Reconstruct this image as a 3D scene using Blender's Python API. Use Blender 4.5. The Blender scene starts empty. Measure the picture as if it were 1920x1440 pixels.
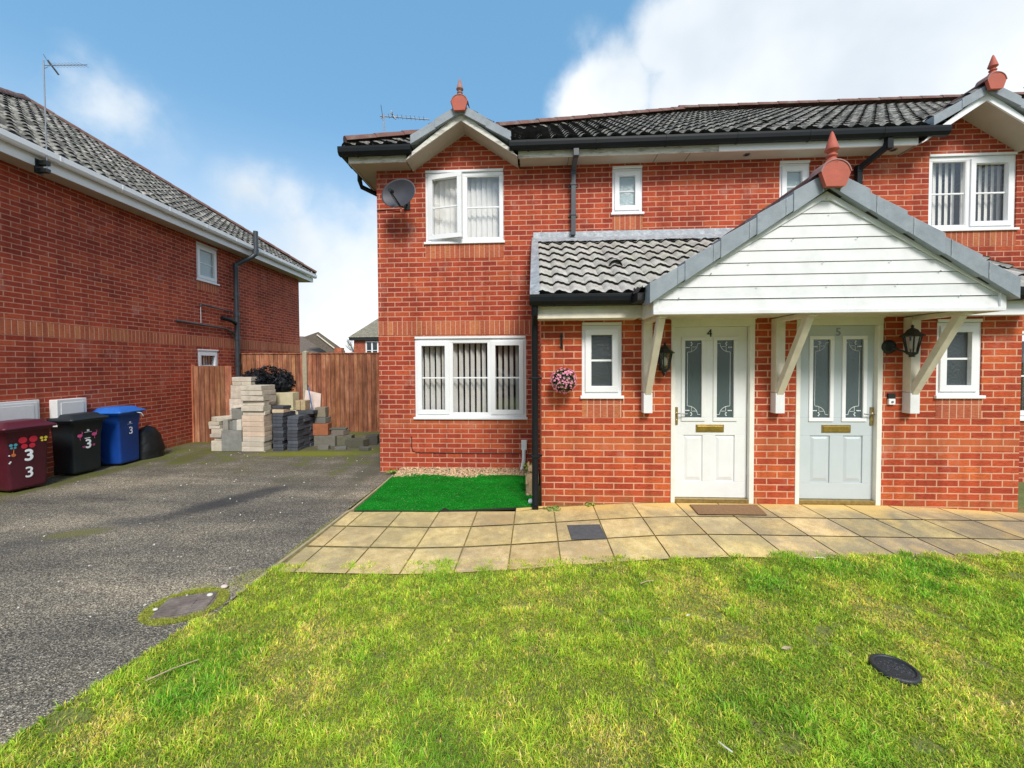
import bpy, math, random
import numpy as np
from mathutils import Vector, Matrix
R = math.radians
random.seed(7); RNG = np.random.default_rng(11)
scene = bpy.context.scene
COL = scene.collection

# ------------------------------------------------------------------ camera
cam_d = bpy.data.cameras.new('camera'); cam = bpy.data.objects.new('camera', cam_d); COL.objects.link(cam)
cam_d.sensor_fit = 'HORIZONTAL'; cam_d.sensor_width = 36.0
cam_d.lens = 760.0 / 1920 * 36.0
cam_d.clip_start = 0.05; cam_d.clip_end = 3000
cam_d.shift_y = (701.57 - 720.0) / 1920
_p, _y, _r = R(-1.4), R(3.16), 0.005
f_ = Vector((-math.sin(_y) * math.cos(_p), math.cos(_y) * math.cos(_p), math.sin(_p)))
r_ = Vector((math.cos(_y), math.sin(_y), 0)); u_ = r_.cross(f_)
r2 = r_ * math.cos(_r) - u_ * math.sin(_r); u2 = u_ * math.cos(_r) + r_ * math.sin(_r)
cam.matrix_world = Matrix((( r2.x, u2.x, -f_.x, 0), (r2.y, u2.y, -f_.y, 0), (r2.z, u2.z, -f_.z, 1.66), (0, 0, 0, 1)))
scene.camera = cam

# ------------------------------------------------------------------ light, sky, exposure
SUN_EL, SUN_AZ = R(44), R(163)          # azimuth clockwise from +Y
scene.view_settings.view_transform = 'Standard'; scene.view_settings.look = 'None'
scene.view_settings.exposure = 0.72; scene.view_settings.gamma = 1.0
sun_d = bpy.data.lights.new('sun', 'SUN'); sun_d.energy = 2.3; sun_d.angle = R(17); sun_d.color = (1.0, 0.95, 0.87)
sun = bpy.data.objects.new('sun', sun_d); COL.objects.link(sun)
sdir = Vector((math.sin(SUN_AZ) * math.cos(SUN_EL), math.cos(SUN_AZ) * math.cos(SUN_EL), math.sin(SUN_EL)))
sun.rotation_euler = sdir.to_track_quat('Z', 'Y').to_euler(); sun.location = sdir * 50
W = bpy.data.worlds.new('World'); scene.world = W; W.use_nodes = True
def world():
    nt = W.node_tree; N = nt.nodes; L = nt.links
    bg = N['Background']; bg.inputs['Strength'].default_value = 0.15
    sky = N.new('ShaderNodeTexSky'); sky.sky_type = 'NISHITA'; sky.sun_disc = False
    sky.sun_elevation = SUN_EL; sky.sun_rotation = SUN_AZ; sky.air_density = 1.0; sky.dust_density = 0.6; sky.ozone_density = 1.2
    tc = N.new('ShaderNodeTexCoord')
    n1 = N.new('ShaderNodeTexNoise'); n1.inputs['Scale'].default_value = 3.2; n1.inputs['Detail'].default_value = 9; n1.inputs['Roughness'].default_value = 0.56
    L.new(tc.outputs['Generated'], n1.inputs['Vector'])
    def math_(op, a, b=None, clamp=False):
        m = N.new('ShaderNodeMath'); m.operation = op; m.use_clamp = clamp
        for i, v in enumerate((a, b)):
            if v is None: continue
            if hasattr(v, 'node'): L.new(v, m.inputs[i])
            else: m.inputs[i].default_value = v
        return m.outputs[0]
    def blob(d, rad, amp):      # soft bank of cloud round one direction of the sky
        d = Vector(d).normalized()
        vd = N.new('ShaderNodeVectorMath'); vd.operation = 'DISTANCE'
        L.new(tc.outputs['Generated'], vd.inputs[0]); vd.inputs[1].default_value = d
        x = math_('DIVIDE', vd.outputs['Value'], rad)
        x = math_('SUBTRACT', 1.0, x, True)
        return math_('MULTIPLY', x, amp)
    blobs = [((.379, .757, .532), .24, 1.5), ((.60, .66, .45), .31, 1.9), ((.27, .76, .585), .13, 1.1), ((.16, .85, .50), .17, 1.1),
             ((.74, .55, .40), .35, 1.6), ((.47, .68, .56), .16, 1.3), ((.33, .80, .48), .2, 1.4),
             ((-.669, .626, .40), .15, .34), ((-.70, .58, .44), .14, .25), ((-.55, .77, .345), .12, .30), ((-.49, .80, .33), .12, .30), ((-.40, .905, .10), .27, .8),
             ((-.30, .95, .05), .45, .9), ((.10, .80, .60), .09, .30), ((-.4, -.6, .5), .8, .8), ((.6, -.6, .6), .7, .8), ((0, 0, 1), .45, .5)]
    s = None
    for b in blobs:
        o = blob(*b); s = o if s is None else math_('MAXIMUM', s, o)
    nn = math_('MULTIPLY', math_('SUBTRACT', n1.outputs['Fac'], 0.5), 1.9)
    gate = math_('MINIMUM', math_('MULTIPLY', s, 4.0), 1.0)
    v = math_('ADD', s, math_('MULTIPLY', nn, gate))
    mr = N.new('ShaderNodeMapRange'); mr.interpolation_type = 'SMOOTHSTEP'; L.new(v, mr.inputs['Value'])
    mr.inputs['From Min'].default_value = 0.12; mr.inputs['From Max'].default_value = 0.62
    # cloud body colour: white tops, grey-blue hollows
    n2 = N.new('ShaderNodeTexNoise'); n2.inputs['Scale'].default_value = 2.4; n2.inputs['Detail'].default_value = 5
    mp = N.new('ShaderNodeMapping'); mp.inputs['Location'].default_value = (3.1, 1.7, .4); L.new(tc.outputs['Generated'], mp.inputs['Vector']); L.new(mp.outputs[0], n2.inputs['Vector'])
    cr = N.new('ShaderNodeValToRGB'); cr.color_ramp.elements[0].position = .34; cr.color_ramp.elements[0].color = (3.1, 3.45, 3.8, 1)
    cr.color_ramp.elements[1].position = .60; cr.color_ramp.elements[1].color = (4.6, 4.7, 4.75, 1); L.new(n2.outputs['Fac'], cr.inputs[0])
    # pale veil towards the horizon
    sx = N.new('ShaderNodeSeparateXYZ'); L.new(tc.outputs['Generated'], sx.inputs[0])
    veil = N.new('ShaderNodeMapRange'); veil.interpolation_type = 'SMOOTHSTEP'; L.new(sx.outputs['Z'], veil.inputs['Value'])
    veil.inputs['From Min'].default_value = 0.50; veil.inputs['From Max'].default_value = 0.02; veil.inputs['To Min'].default_value = 0.0; veil.inputs['To Max'].default_value = 0.93
    skm = N.new('ShaderNodeMix'); skm.data_type = 'RGBA'; skm.blend_type = 'MIX'; skm.inputs[0].default_value = .62
    L.new(sky.outputs[0], skm.inputs[6]); skm.inputs[7].default_value = (.66, 1.84, 3.0, 1)
    m0 = N.new('ShaderNodeMix'); m0.data_type = 'RGBA'; L.new(veil.outputs[0], m0.inputs[0]); L.new(skm.outputs[2], m0.inputs[6]); m0.inputs[7].default_value = (3.7, 4.1, 4.4, 1)
    m1 = N.new('ShaderNodeMix'); m1.data_type = 'RGBA'; L.new(mr.outputs[0], m1.inputs[0]); L.new(m0.outputs[2], m1.inputs[6]); L.new(cr.outputs[0], m1.inputs[7])
    L.new(m1.outputs[2], bg.inputs['Color'])
world()

# ------------------------------------------------------------------ materials
MATS = {}
def newmat(name):
    m = bpy.data.materials.new(name); m.use_nodes = True; MATS[name] = m
    return m, m.node_tree.nodes, m.node_tree.links, m.node_tree.nodes['Principled BSDF']
def noise(N, L, vec, scale, detail=4, rough=.5):
    n = N.new('ShaderNodeTexNoise'); n.inputs['Scale'].default_value = scale; n.inputs['Detail'].default_value = detail; n.inputs['Roughness'].default_value = rough
    L.new(vec, n.inputs['Vector']); return n.outputs['Fac']
def ramp(N, L, fac, stops):
    c = N.new('ShaderNodeValToRGB'); e = c.color_ramp.elements
    while len(e) < len(stops): e.new(0.5)
    for i, (p, col) in enumerate(stops): e[i].position = p; e[i].color = (*col, 1) if len(col) == 3 else col
    L.new(fac, c.inputs[0]); return c.outputs[0]
def mix(N, L, fac, a, b, mode='MIX'):
    m = N.new('ShaderNodeMix'); m.data_type = 'RGBA'; m.blend_type = mode
    for i, v in ((0, fac), (6, a), (7, b)):
        if hasattr(v, 'node'): L.new(v, m.inputs[i])
        elif i == 0: m.inputs[0].default_value = v
        else: m.inputs[i].default_value = (*v, 1)
    return m.outputs[2]
def bump(N, L, h, strength, dist, bsdf):
    b = N.new('ShaderNodeBump'); b.inputs['Strength'].default_value = strength; b.inputs['Distance'].default_value = dist
    L.new(h, b.inputs['Height']); L.new(b.outputs[0], bsdf.inputs['Normal'])
def pm(name, col, rough=.6, var=.12, vs=6, bmp=.0, bs=80, metal=0, spec=.5, attr=False, dirt=None, dirtamt=.3, stretch=None, coat=0):
    m, N, L, B = newmat(name)
    tc = N.new('ShaderNodeTexCoord'); vec = tc.outputs['Object']
    if stretch:
        mp = N.new('ShaderNodeMapping'); mp.inputs['Scale'].default_value = stretch; L.new(vec, mp.inputs['Vector']); vec = mp.outputs[0]
    n = noise(N, L, vec, vs, 6, .6)
    c = mix(N, L, 1.0, col, ramp(N, L, n, [(.3, (1 - var,) * 3), (.7, (1 + var,) * 3)]), 'MULTIPLY')
    if dirt:
        n2 = noise(N, L, vec, vs * .45 + .7, 7, .65)
        f = ramp(N, L, n2, [(.5, (0, 0, 0)), (.72, (dirtamt,) * 3)])
        c = mix(N, L, f, c, dirt)
    if attr:
        a = N.new('ShaderNodeAttribute'); a.attribute_name = 'Col'
        c = mix(N, L, 1.0, c, a.outputs['Color'], 'MULTIPLY')
    L.new(c, B.inputs['Base Color']); B.inputs['Roughness'].default_value = rough; B.inputs['Metallic'].default_value = metal
    B.inputs['Specular IOR Level'].default_value = spec
    if coat: B.inputs['Coat Weight'].default_value = coat
    if bmp: bump(N, L, noise(N, L, vec, bs, 5, .6), bmp, .01, B)
    return m
def brickmat(name, c1, c2, mortar, bw=.225, rh=.075, offset=.5, msize=.0052, band=None, grime=None):
    m, N, L, B = newmat(name)
    uv = N.new('ShaderNodeUVMap').outputs[0]
    nz = N.new('ShaderNodeTexNoise'); nz.inputs['Scale'].default_value = 14; L.new(uv, nz.inputs['Vector'])
    sub = N.new('ShaderNodeVectorMath'); sub.operation = 'SUBTRACT'; L.new(nz.outputs['Color'], sub.inputs[0]); sub.inputs[1].default_value = (.5, .5, .5)
    scl = N.new('ShaderNodeVectorMath'); scl.operation = 'SCALE'; L.new(sub.outputs[0], scl.inputs[0]); scl.inputs['Scale'].default_value = .006
    ad = N.new('ShaderNodeVectorMath'); ad.operation = 'ADD'; L.new(uv, ad.inputs[0]); L.new(scl.outputs[0], ad.inputs[1])
    b = N.new('ShaderNodeTexBrick'); L.new(ad.outputs[0], b.inputs['Vector']); b.offset = offset; b.squash = 1
    b.inputs['Scale'].default_value = 1; b.inputs['Brick Width'].default_value = bw; b.inputs['Row Height'].default_value = rh
    b.inputs['Mortar Size'].default_value = msize; b.inputs['Mortar Smooth'].default_value = .25; b.inputs['Bias'].default_value = 0
    b.inputs['Color1'].default_value = (0, 0, 0, 1); b.inputs['Color2'].default_value = (1, 1, 1, 1); b.inputs['Mortar'].default_value = (.5, .5, .5, 1)
    cc = ramp(N, L, b.outputs['Color'], [(0, c2), (.35, tuple((x * .6 + y * .4) for x, y in zip(c2, c1))), (.75, c1), (1, (c1[0] * 1.06, c1[1] * 1.35, c1[2] * 1.15))])
    # drag-faced streaks along the brick
    mp = N.new('ShaderNodeMapping'); mp.inputs['Scale'].default_value = (18, 95, 1); L.new(uv, mp.inputs['Vector'])
    st = noise(N, L, mp.outputs[0], 1, 5, .65)
    cc = mix(N, L, 1.0, cc, ramp(N, L, st, [(.3, (.68, .62, .62)), (.7, (1.28, 1.36, 1.36))]), 'MULTIPLY')
    sx = N.new('ShaderNodeSeparateXYZ'); L.new(uv, sx.inputs[0])
    if band:
        for lo, hi, bc in band:
            def cmp(op, v):
                q = N.new('ShaderNodeMath'); q.operation = op; L.new(sx.outputs['Y'], q.inputs[0]); q.inputs[1].default_value = v; return q.outputs[0]
            q = N.new('ShaderNodeMath'); q.operation = 'MULTIPLY'; L.new(cmp('GREATER_THAN', lo), q.inputs[0]); L.new(cmp('LESS_THAN', hi), q.inputs[1])
            q2 = N.new('ShaderNodeMath'); q2.operation = 'MULTIPLY'; L.new(q.outputs[0], q2.inputs[0]); q2.inputs[1].default_value = .8
            cc = mix(N, L, q2.outputs[0], cc, bc)
    big = noise(N, L, uv, 1.1, 6, .6)
    cc = mix(N, L, 1.0, cc, ramp(N, L, big, [(.28, (.76, .74, .78)), (.72, (1.18, 1.22, 1.16))]), 'MULTIPLY')
    c = mix(N, L, b.outputs['Fac'], cc, mortar)
    mps = N.new('ShaderNodeMapping'); mps.inputs['Scale'].default_value = (5, .7, 1); L.new(uv, mps.inputs['Vector'])
    c = mix(N, L, 1.0, c, ramp(N, L, noise(N, L, mps.outputs[0], 1, 6, .65), [(.34, (.76, .74, .74)), (.52, (1, 1, 1)), (.75, (1.07, 1.09, 1.09))]), 'MULTIPLY')
    # efflorescence: pale powdery patches
    ef = noise(N, L, uv, 2.3, 9, .72)
    c = mix(N, L, ramp(N, L, ef, [(.57, (0, 0, 0)), (.78, (.55, .55, .55))]), c, (.52, .33, .27))
    if grime:
        g = N.new('ShaderNodeMapRange'); L.new(sx.outputs['Y'], g.inputs['Value']); g.inputs['From Min'].default_value = .55; g.inputs['From Max'].default_value = 0.0
        gm = N.new('ShaderNodeMath'); gm.operation = 'MULTIPLY'; L.new(g.outputs[0], gm.inputs[0]); L.new(noise(N, L, uv, 5, 6, .65), gm.inputs[1])
        c = mix(N, L, ramp(N, L, gm.outputs[0], [(.3, (0, 0, 0)), (.62, (.5, .5, .5))]), c, grime)
    L.new(c, B.inputs['Base Color']); B.inputs['Roughness'].default_value = .85; B.inputs['Specular IOR Level'].default_value = .25
    inv = N.new('ShaderNodeMath'); inv.operation = 'SUBTRACT'; inv.inputs[0].default_value = 1.0; L.new(b.outputs['Fac'], inv.inputs[1])
    h = N.new('ShaderNodeMath'); h.operation = 'MULTIPLY_ADD'; L.new(st, h.inputs[0]); h.inputs[1].default_value = .35; L.new(inv.outputs[0], h.inputs[2])
    bump(N, L, h.outputs[0], .7, .006, B)
    return m
ORANGE = (.43, .105, .045)
M_BRICK = brickmat('red_brick', (.41, .064, .028), (.29, .040, .022), (.56, .28, .19), msize=.0078, band=[(.69, .84, (.46, .105, .04))])
M_BRICKP = brickmat('red_brick_porch', (.48, .080, .028), (.34, .048, .022), (.62, .33, .21), msize=.0078, band=[(.695, .84, (.45, .11, .04))], grime=(.28, .20, .07))
M_BRICKL = brickmat('red_brick_dark', (.40, .062, .030), (.28, .041, .023), (.50, .23, .16), msize=.0075, grime=(.16, .14, .05))
M_SOLD = brickmat('orange_soldier_brick', (.45, .125, .062), (.39, .095, .048), (.62, .33, .22), bw=.075, rh=.6, offset=0, msize=.0060)
M_BRICKF = brickmat('orange_brick_far', (.40, .10, .05), (.33, .07, .04), (.42, .2, .14))
def tilemat(name, base, lichen, amt, moss):
    m, N, L, B = newmat(name)
    tc = N.new('ShaderNodeTexCoord'); v = tc.outputs['Object']
    n = noise(N, L, v, 7, 8, .68); n2 = noise(N, L, v, 60, 4, .6); n3 = noise(N, L, v, 1.4, 6, .7)
    c = mix(N, L, ramp(N, L, n, [(.5 - amt, (0, 0, 0)), (.5 + .12, (1, 1, 1))]), base, lichen)
    c = mix(N, L, ramp(N, L, n3, [(.60, (0, 0, 0)), (.72, (.5, .5, .5))]), c, moss)
    c = mix(N, L, 1.0, c, ramp(N, L, n2, [(.3, (.8, .8, .8)), (.7, (1.15, 1.15, 1.15))]), 'MULTIPLY')
    a = N.new('ShaderNodeAttribute'); a.attribute_name = 'Col'
    c = mix(N, L, 1.0, c, a.outputs['Color'], 'MULTIPLY')
    L.new(c, B.inputs['Base Color']); B.inputs['Roughness'].default_value = .9; B.inputs['Specular IOR Level'].default_value = .2
    bump(N, L, n2, .4, .004, B)
    return m
M_TILE = tilemat('lichened_roof_tile', (.25, .23, .21), (.50, .48, .44), .22, (.30, .29, .16))
M_TILEM = tilemat('weathered_roof_tile', (.085, .082, .075), (.36, .34, .305), .05, (.16, .15, .08))
M_TILELIP = pm('tile_edge_dark', (.018, .018, .019), .9, .2, 20)
M_LEAD = pm('lead_flashing', (.33, .36, .39), .5, .22, 14, .5, 40, metal=.25, dirt=(.6, .62, .63), dirtamt=.6)
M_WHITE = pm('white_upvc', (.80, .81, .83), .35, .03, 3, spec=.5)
M_CLAD = pm('white_cladding', (.72, .725, .735), .45, .05, 5, .08, 30, dirt=(.50, .50, .46), dirtamt=.35)
M_CREAM = pm('cream_painted_wood', (.70, .65, .54), .55, .10, 7, .2, 50, dirt=(.5, .44, .33), dirtamt=.4)
M_DFRAME = pm('off_white_door_frame', (.76, .74, .68), .5, .06, 7, dirt=(.5, .45, .33), dirtamt=.25)
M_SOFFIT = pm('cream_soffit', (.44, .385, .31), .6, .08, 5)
M_PEEL = pm('peeling_white_fascia', (.66, .64, .58), .8, .14, 9, .5, 60, dirt=(.19, .16, .13), dirtamt=.95, stretch=(1, 1, 5))
M_BLACK = pm('black_plastic_gutter', (.007, .009, .011), .45, .2, 4, spec=.22)
M_IRON = pm('black_painted_metal', (.010, .013, .012), .45, .2, 10)
M_VERGE = pm('grey_verge_tile', (.235, .27, .305), .6, .16, 8, .25, 60, dirt=(.34, .37, .39), dirtamt=.5)
M_RIDGE = pm('red_clay_ridge', (.15, .068, .052), .8, .25, 9, .3, 50, dirt=(.22, .2, .16), dirtamt=.7)
M_TERRA = pm('terracotta_finial', (.43, .095, .058), .7, .14, 14, .2, 60, dirt=(.22, .08, .05), dirtamt=.6)
M_TERRAG = pm('greyed_terracotta', (.30, .16, .14), .75, .2, 12, .2, 60)
M_DARKROOM = pm('dark_interior', (.05, .05, .05), .9, .1, 3)
M_BLIND = pm('white_blind_fabric', (.90, .89, .86), .8, .05, 8)
M_DOORW = pm('white_door', (.74, .75, .755), .35, .03, 5, dirt=(.62, .6, .55), dirtamt=.3)
M_DOORG = pm('pale_grey_blue_door', (.50, .555, .585), .38, .03, 5)
M_BRASS = pm('brass', (.55, .36, .10), .3, .25, 20, metal=.9)
M_BRASSD = pm('dull_brass', (.34, .26, .11), .42, .3, 25, metal=.75)
M_STEEL = pm('grey_metal', (.26, .27, .29), .4, .15, 12, metal=.6)
M_DISH = pm('grey_dish', (.048, .048, .062), .55, .18, 6, .1, 40)
M_SOILPIPE = pm('grey_black_pipe', (.045, .053, .063), .4, .2, 5)
M_FIG = pm('stone_ornament', (.45, .31, .18), .8, .3, 30, .4, 60)
M_MAT = pm('brown_coir_mat', (.30, .17, .08), .95, .2, 40, 1.0, 300)
M_MATD = pm('dark_rubber_mat', (.11, .06, .05), .9, .2, 30, .6, 200)
M_BLOCK = pm('pale_concrete_block', (.57, .52, .44), .9, .22, 9, .7, 90, attr=True, dirt=(.34, .31, .25), dirtamt=.6)
M_DKBRICK = pm('dark_grey_brick', (.060, .066, .080), .85, .25, 12, .6, 90, attr=True)
M_POST = pm('concrete_post', (.42, .38, .27), .9, .2, 14, .6, 80, dirt=(.28, .27, .13), dirtamt=.6)
M_KERB = pm('concrete_kerb', (.40, .33, .20), .9, .2, 14, .5, 90, dirt=(.2, .22, .08), dirtamt=.6)
M_COVER = pm('dark_cover', (.085, .09, .095), .75, .25, 24, .6, 120)
M_COVERB = pm('brown_iron_cover', (.17, .135, .115), .8, .3, 12, .6, 60, dirt=(.28, .24, .2), dirtamt=.6)
M_PLAST = pm('moulded_black_plastic', (.022, .025, .027), .5, .2, 10, .2, 80)
M_FOIL = pm('black_foliage', (.007, .010, .014), .6, .5, 20, attr=True, spec=.3)
M_BAG = pm('black_bin_bag', (.006, .007, .008), .5, .3, 9, .8, 14)
M_LEAF = pm('green_leaf', (.16, .24, .045), .6, .3, 20, attr=True)
M_PINK = pm('pink_blossom', (.85, .33, .46), .7, .25, 60)
M_BLUE = pm('blue_bin_plastic', (.008, .06, .32), .42, .12, 5, .08, 60)
M_BLUEL = pm('blue_bin_lid', (.02, .13, .50), .42, .12, 5, .08, 60)
M_MAROON = pm('maroon_bin_plastic', (.085, .010, .022), .45, .15, 5, .08, 60)
M_BINK = pm('charcoal_bin_plastic', (.014, .020, .025), .5, .2, 5, .08, 60)
M_STICK = pm('white_sticker', (.78, .82, .84), .5, .06, 30)
M_STRED = pm('red_sticker', (.5, .02, .04), .5, .1, 30)
M_STYEL = pm('yellow_sticker', (.75, .6, .06), .5, .1, 30)
M_STTEAL = pm('teal_sticker', (.06, .33, .40), .5, .1, 30)
M_STORG = pm('orange_sticker', (.55, .16, .05), .5, .1, 30)
M_STPINK = pm('magenta_sticker', (.55, .08, .22), .5, .1, 30)
M_BOARD = pm('pinkish_board', (.62, .50, .44), .8, .15, 5)
M_YBLOCK = pm('yellowish_block', (.56, .50, .32), .85, .12, 8, .4, 60)
M_BPOLE = pm('blue_pole', (.06, .14, .34), .4, .1, 8)
M_GREYROOF = tilemat('far_grey_tiles', (.17, .15, .11), (.30, .28, .22), .2, (.2, .2, .1))
M_BROWNROOF = tilemat('far_brown_tiles', (.10, .075, .06), (.16, .13, .11), .2, (.2, .2, .1))
M_BARK = pm('bark', (.12, .11, .10), .9, .2, 8)
M_CLOUDY = pm('cloudy_plastic_lamp_glass', (.55, .52, .42), .2, .15, 20)
M_CAR = pm('white_car_paint', (.7, .7, .7), .25, .03, 3, coat=.5)

def glassmat(name, rough=.02, tint=(1, 1, 1), trans=.95, dist=0, base=None):
    m, N, L, B = newmat(name); N.remove(B); out = N['Material Output']
    g = N.new('ShaderNodeBsdfGlossy'); g.inputs['Roughness'].default_value = rough; g.inputs['Color'].default_value = (.95, .97, 1, 1)
    t = N.new('ShaderNodeBsdfTransparent'); t.inputs['Color'].default_value = (*[trans * x for x in tint], 1)
    fr = N.new('ShaderNodeFresnel'); fr.inputs['IOR'].default_value = 1.9
    mx = N.new('ShaderNodeMixShader'); geo = N.new('ShaderNodeNewGeometry'); ff = N.new('ShaderNodeMath'); ff.operation = 'SUBTRACT'; ff.inputs[0].default_value = 1; L.new(geo.outputs['Backfacing'], ff.inputs[1]); fm_ = N.new('ShaderNodeMath'); fm_.operation = 'MULTIPLY'; L.new(ff.outputs[0], fm_.inputs[0]); L.new(fr.outputs[0], fm_.inputs[1]); L.new(fm_.outputs[0], mx.inputs[0])
    under = t.outputs[0]
    if base:
        d = N.new('ShaderNodeBsdfDiffuse'); d.inputs['Color'].default_value = (*base, 1)
        mb_ = N.new('ShaderNodeMixShader'); mb_.inputs[0].default_value = .75; L.new(t.outputs[0], mb_.inputs[1]); L.new(d.outputs[0], mb_.inputs[2]); under = mb_.outputs[0]
    L.new(under, mx.inputs[1]); L.new(g.outputs[0], mx.inputs[2]); L.new(mx.outputs[0], out.inputs['Surface'])
    if dist:
        tc = N.new('ShaderNodeTexCoord'); n = noise(N, L, tc.outputs['Object'], 38, 4, .6)
        b = N.new('ShaderNodeBump'); b.inputs['Strength'].default_value = dist; b.inputs['Distance'].default_value = .02
        L.new(n, b.inputs['Height']); L.new(b.outputs[0], g.inputs['Normal'])
    return m
M_GLASS = glassmat('window_glass')
M_GLASSO = glassmat('obscured_glass', .12, (.7, .75, .8), .7, .5, (.045, .055, .06))
M_GLASSP = glassmat('frosted_pale_glass', .10, (.8, .9, .95), .7, .3, (.36, .46, .47))
M_GLASSD = glassmat('frosted_door_glass', .22, (.8, .9, .9), .6, .2, (.085, .12, .13))
M_GLASSF = glassmat('lantern_glass', .03, (1, 1, 1), .85)

def asphalt():
    m, N, L, B = newmat('worn_asphalt')
    tc = N.new('ShaderNodeTexCoord'); v = tc.outputs['Object']
    vo = N.new('ShaderNodeTexVoronoi'); vo.inputs['Scale'].default_value = 150; L.new(v, vo.inputs['Vector'])
    vo2 = N.new('ShaderNodeTexVoronoi'); vo2.inputs['Scale'].default_value = 85; L.new(v, vo2.inputs['Vector'])
    sp = N.new('ShaderNodeSeparateColor'); L.new(vo.outputs['Color'], sp.inputs[0])
    c = ramp(N, L, sp.outputs[0], [(0, (.080, .069, .058)), (.4, (.205, .178, .142)), (.75, (.345, .300, .235)), (1, (.66, .59, .47))])
    ed = ramp(N, L, vo2.outputs['Distance'], [(.25, (1.1, 1.1, 1.1)), (.75, (.5, .5, .5))])
    c = mix(N, L, .8, c, ed, 'MULTIPLY')
    mp = N.new('ShaderNodeMapping'); mp.inputs['Rotation'].default_value = (0, 0, R(38)); mp.inputs['Scale'].default_value = (.45, 1.7, 1); L.new(v, mp.inputs['Vector'])
    st = noise(N, L, mp.outputs[0], 1.1, 7, .62)
    c = mix(N, L, 1.0, c, ramp(N, L, st, [(.30, (.50, .51, .55)), (.5, (1, 1, .98)), (.66, (1.7, 1.62, 1.48))]), 'MULTIPLY')
    # dirt and moss, thicker towards the fence and wall
    sx = N.new('ShaderNodeSeparateXYZ'); L.new(v, sx.inputs[0])
    g = N.new('ShaderNodeMapRange'); L.new(sx.outputs['Y'], g.inputs['Value']); g.inputs['From Min'].default_value = 4.2; g.inputs['From Max'].default_value = 7.6
    gx = N.new('ShaderNodeMapRange'); L.new(sx.outputs['X'], gx.inputs['Value']); gx.inputs['From Min'].default_value = -5.6; gx.inputs['From Max'].default_value = -7.2
    gm = N.new('ShaderNodeMath'); gm.operation = 'MAXIMUM'; L.new(g.outputs[0], gm.inputs[0]); L.new(gx.outputs[0], gm.inputs[1])
    n1 = noise(N, L, v, 1.7, 7, .68)
    a = N.new('ShaderNodeMath'); a.operation = 'MULTIPLY_ADD'; L.new(gm.outputs[0], a.inputs[0]); a.inputs[1].default_value = .34; L.new(n1, a.inputs[2])
    fine = noise(N, L, v, 26, 5, .65)
    a2 = N.new('ShaderNodeMath'); a2.operation = 'MULTIPLY_ADD'; L.new(fine, a2.inputs[0]); a2.inputs[1].default_value = .35; L.new(a.outputs[0], a2.inputs[2])
    c = mix(N, L, ramp(N, L, a2.outputs[0], [(.76, (0, 0, 0)), (1.0, (.62, .62, .62))]), c, (.125, .105, .062))
    c = mix(N, L, ramp(N, L, a2.outputs[0], [(.97, (0, 0, 0)), (1.10, (.85, .85, .85))]), c, (.15, .17, .03))
    def patch(loc, rot, sx_, sy_, col, amt, c):
        mp = N.new('ShaderNodeMapping'); mp.vector_type = 'TEXTURE'; mp.inputs['Location'].default_value = (*loc, 0); mp.inputs['Rotation'].default_value = (0, 0, R(rot)); mp.inputs['Scale'].default_value = (sx_, sy_, 1); L.new(v, mp.inputs['Vector'])
        ln = N.new('ShaderNodeVectorMath'); ln.operation = 'LENGTH'; L.new(mp.outputs[0], ln.inputs[0])
        k = N.new('ShaderNodeMath'); k.operation = 'MULTIPLY_ADD'; L.new(fine, k.inputs[0]); k.inputs[1].default_value = .9; L.new(ln.outputs['Value'], k.inputs[2])
        k2 = N.new('ShaderNodeMath'); k2.operation = 'MULTIPLY_ADD'; L.new(n1, k2.inputs[0]); k2.inputs[1].default_value = .8; L.new(k.outputs[0], k2.inputs[2])
        return mix(N, L, mrange(k2.outputs[0], 1.9, 1.25, amt), c, col)
    def mrange(x, a_, b_, amt):
        m_ = N.new('ShaderNodeMapRange'); m_.interpolation_type = 'SMOOTHSTEP'; L.new(x, m_.inputs['Value']); m_.inputs['From Min'].default_value = a_; m_.inputs['From Max'].default_value = b_; m_.inputs['To Max'].default_value = amt; return m_.outputs[0]
    c = patch((-3.75, 4.75), 62, 1.05, .28, (.050, .050, .054), .8, c); c = patch((-4.7, 3.6), 50, 1.3, .3, (.075, .074, .075), .45, c)
    c = patch((-4.2, 7.35), 4, 1.3, .28, (.24, .25, .02), .85, c); c = patch((-6.3, 7.1), -70, .9, .3, (.13, .13, .03), .7, c); c = patch((-4.55, 3.75), 20, .35, .14, (.20, .19, .05), .7, c)
    c = patch((-6.75, 5.9), 88, 1.5, .22, (.13, .13, .03), .8, c); c = patch((-2.55, 6.4), 90, 1.3, .25, (.12, .11, .07), .7, c); c = patch((-4.0, 8.4), 0, 2.4, .9, (.13, .12, .08), .8, c)
    L.new(c, B.inputs['Base Color']); B.inputs['Roughness'].default_value = .85; B.inputs['Specular IOR Level'].default_value = .35
    h = N.new('ShaderNodeMath'); h.operation = 'ADD'; L.new(vo2.outputs['Distance'], h.inputs[0]); L.new(vo.outputs['Distance'], h.inputs[1])
    bump(N, L, h.outputs[0], .9, .010, B)
    return m
M_ASPH = asphalt()
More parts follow.
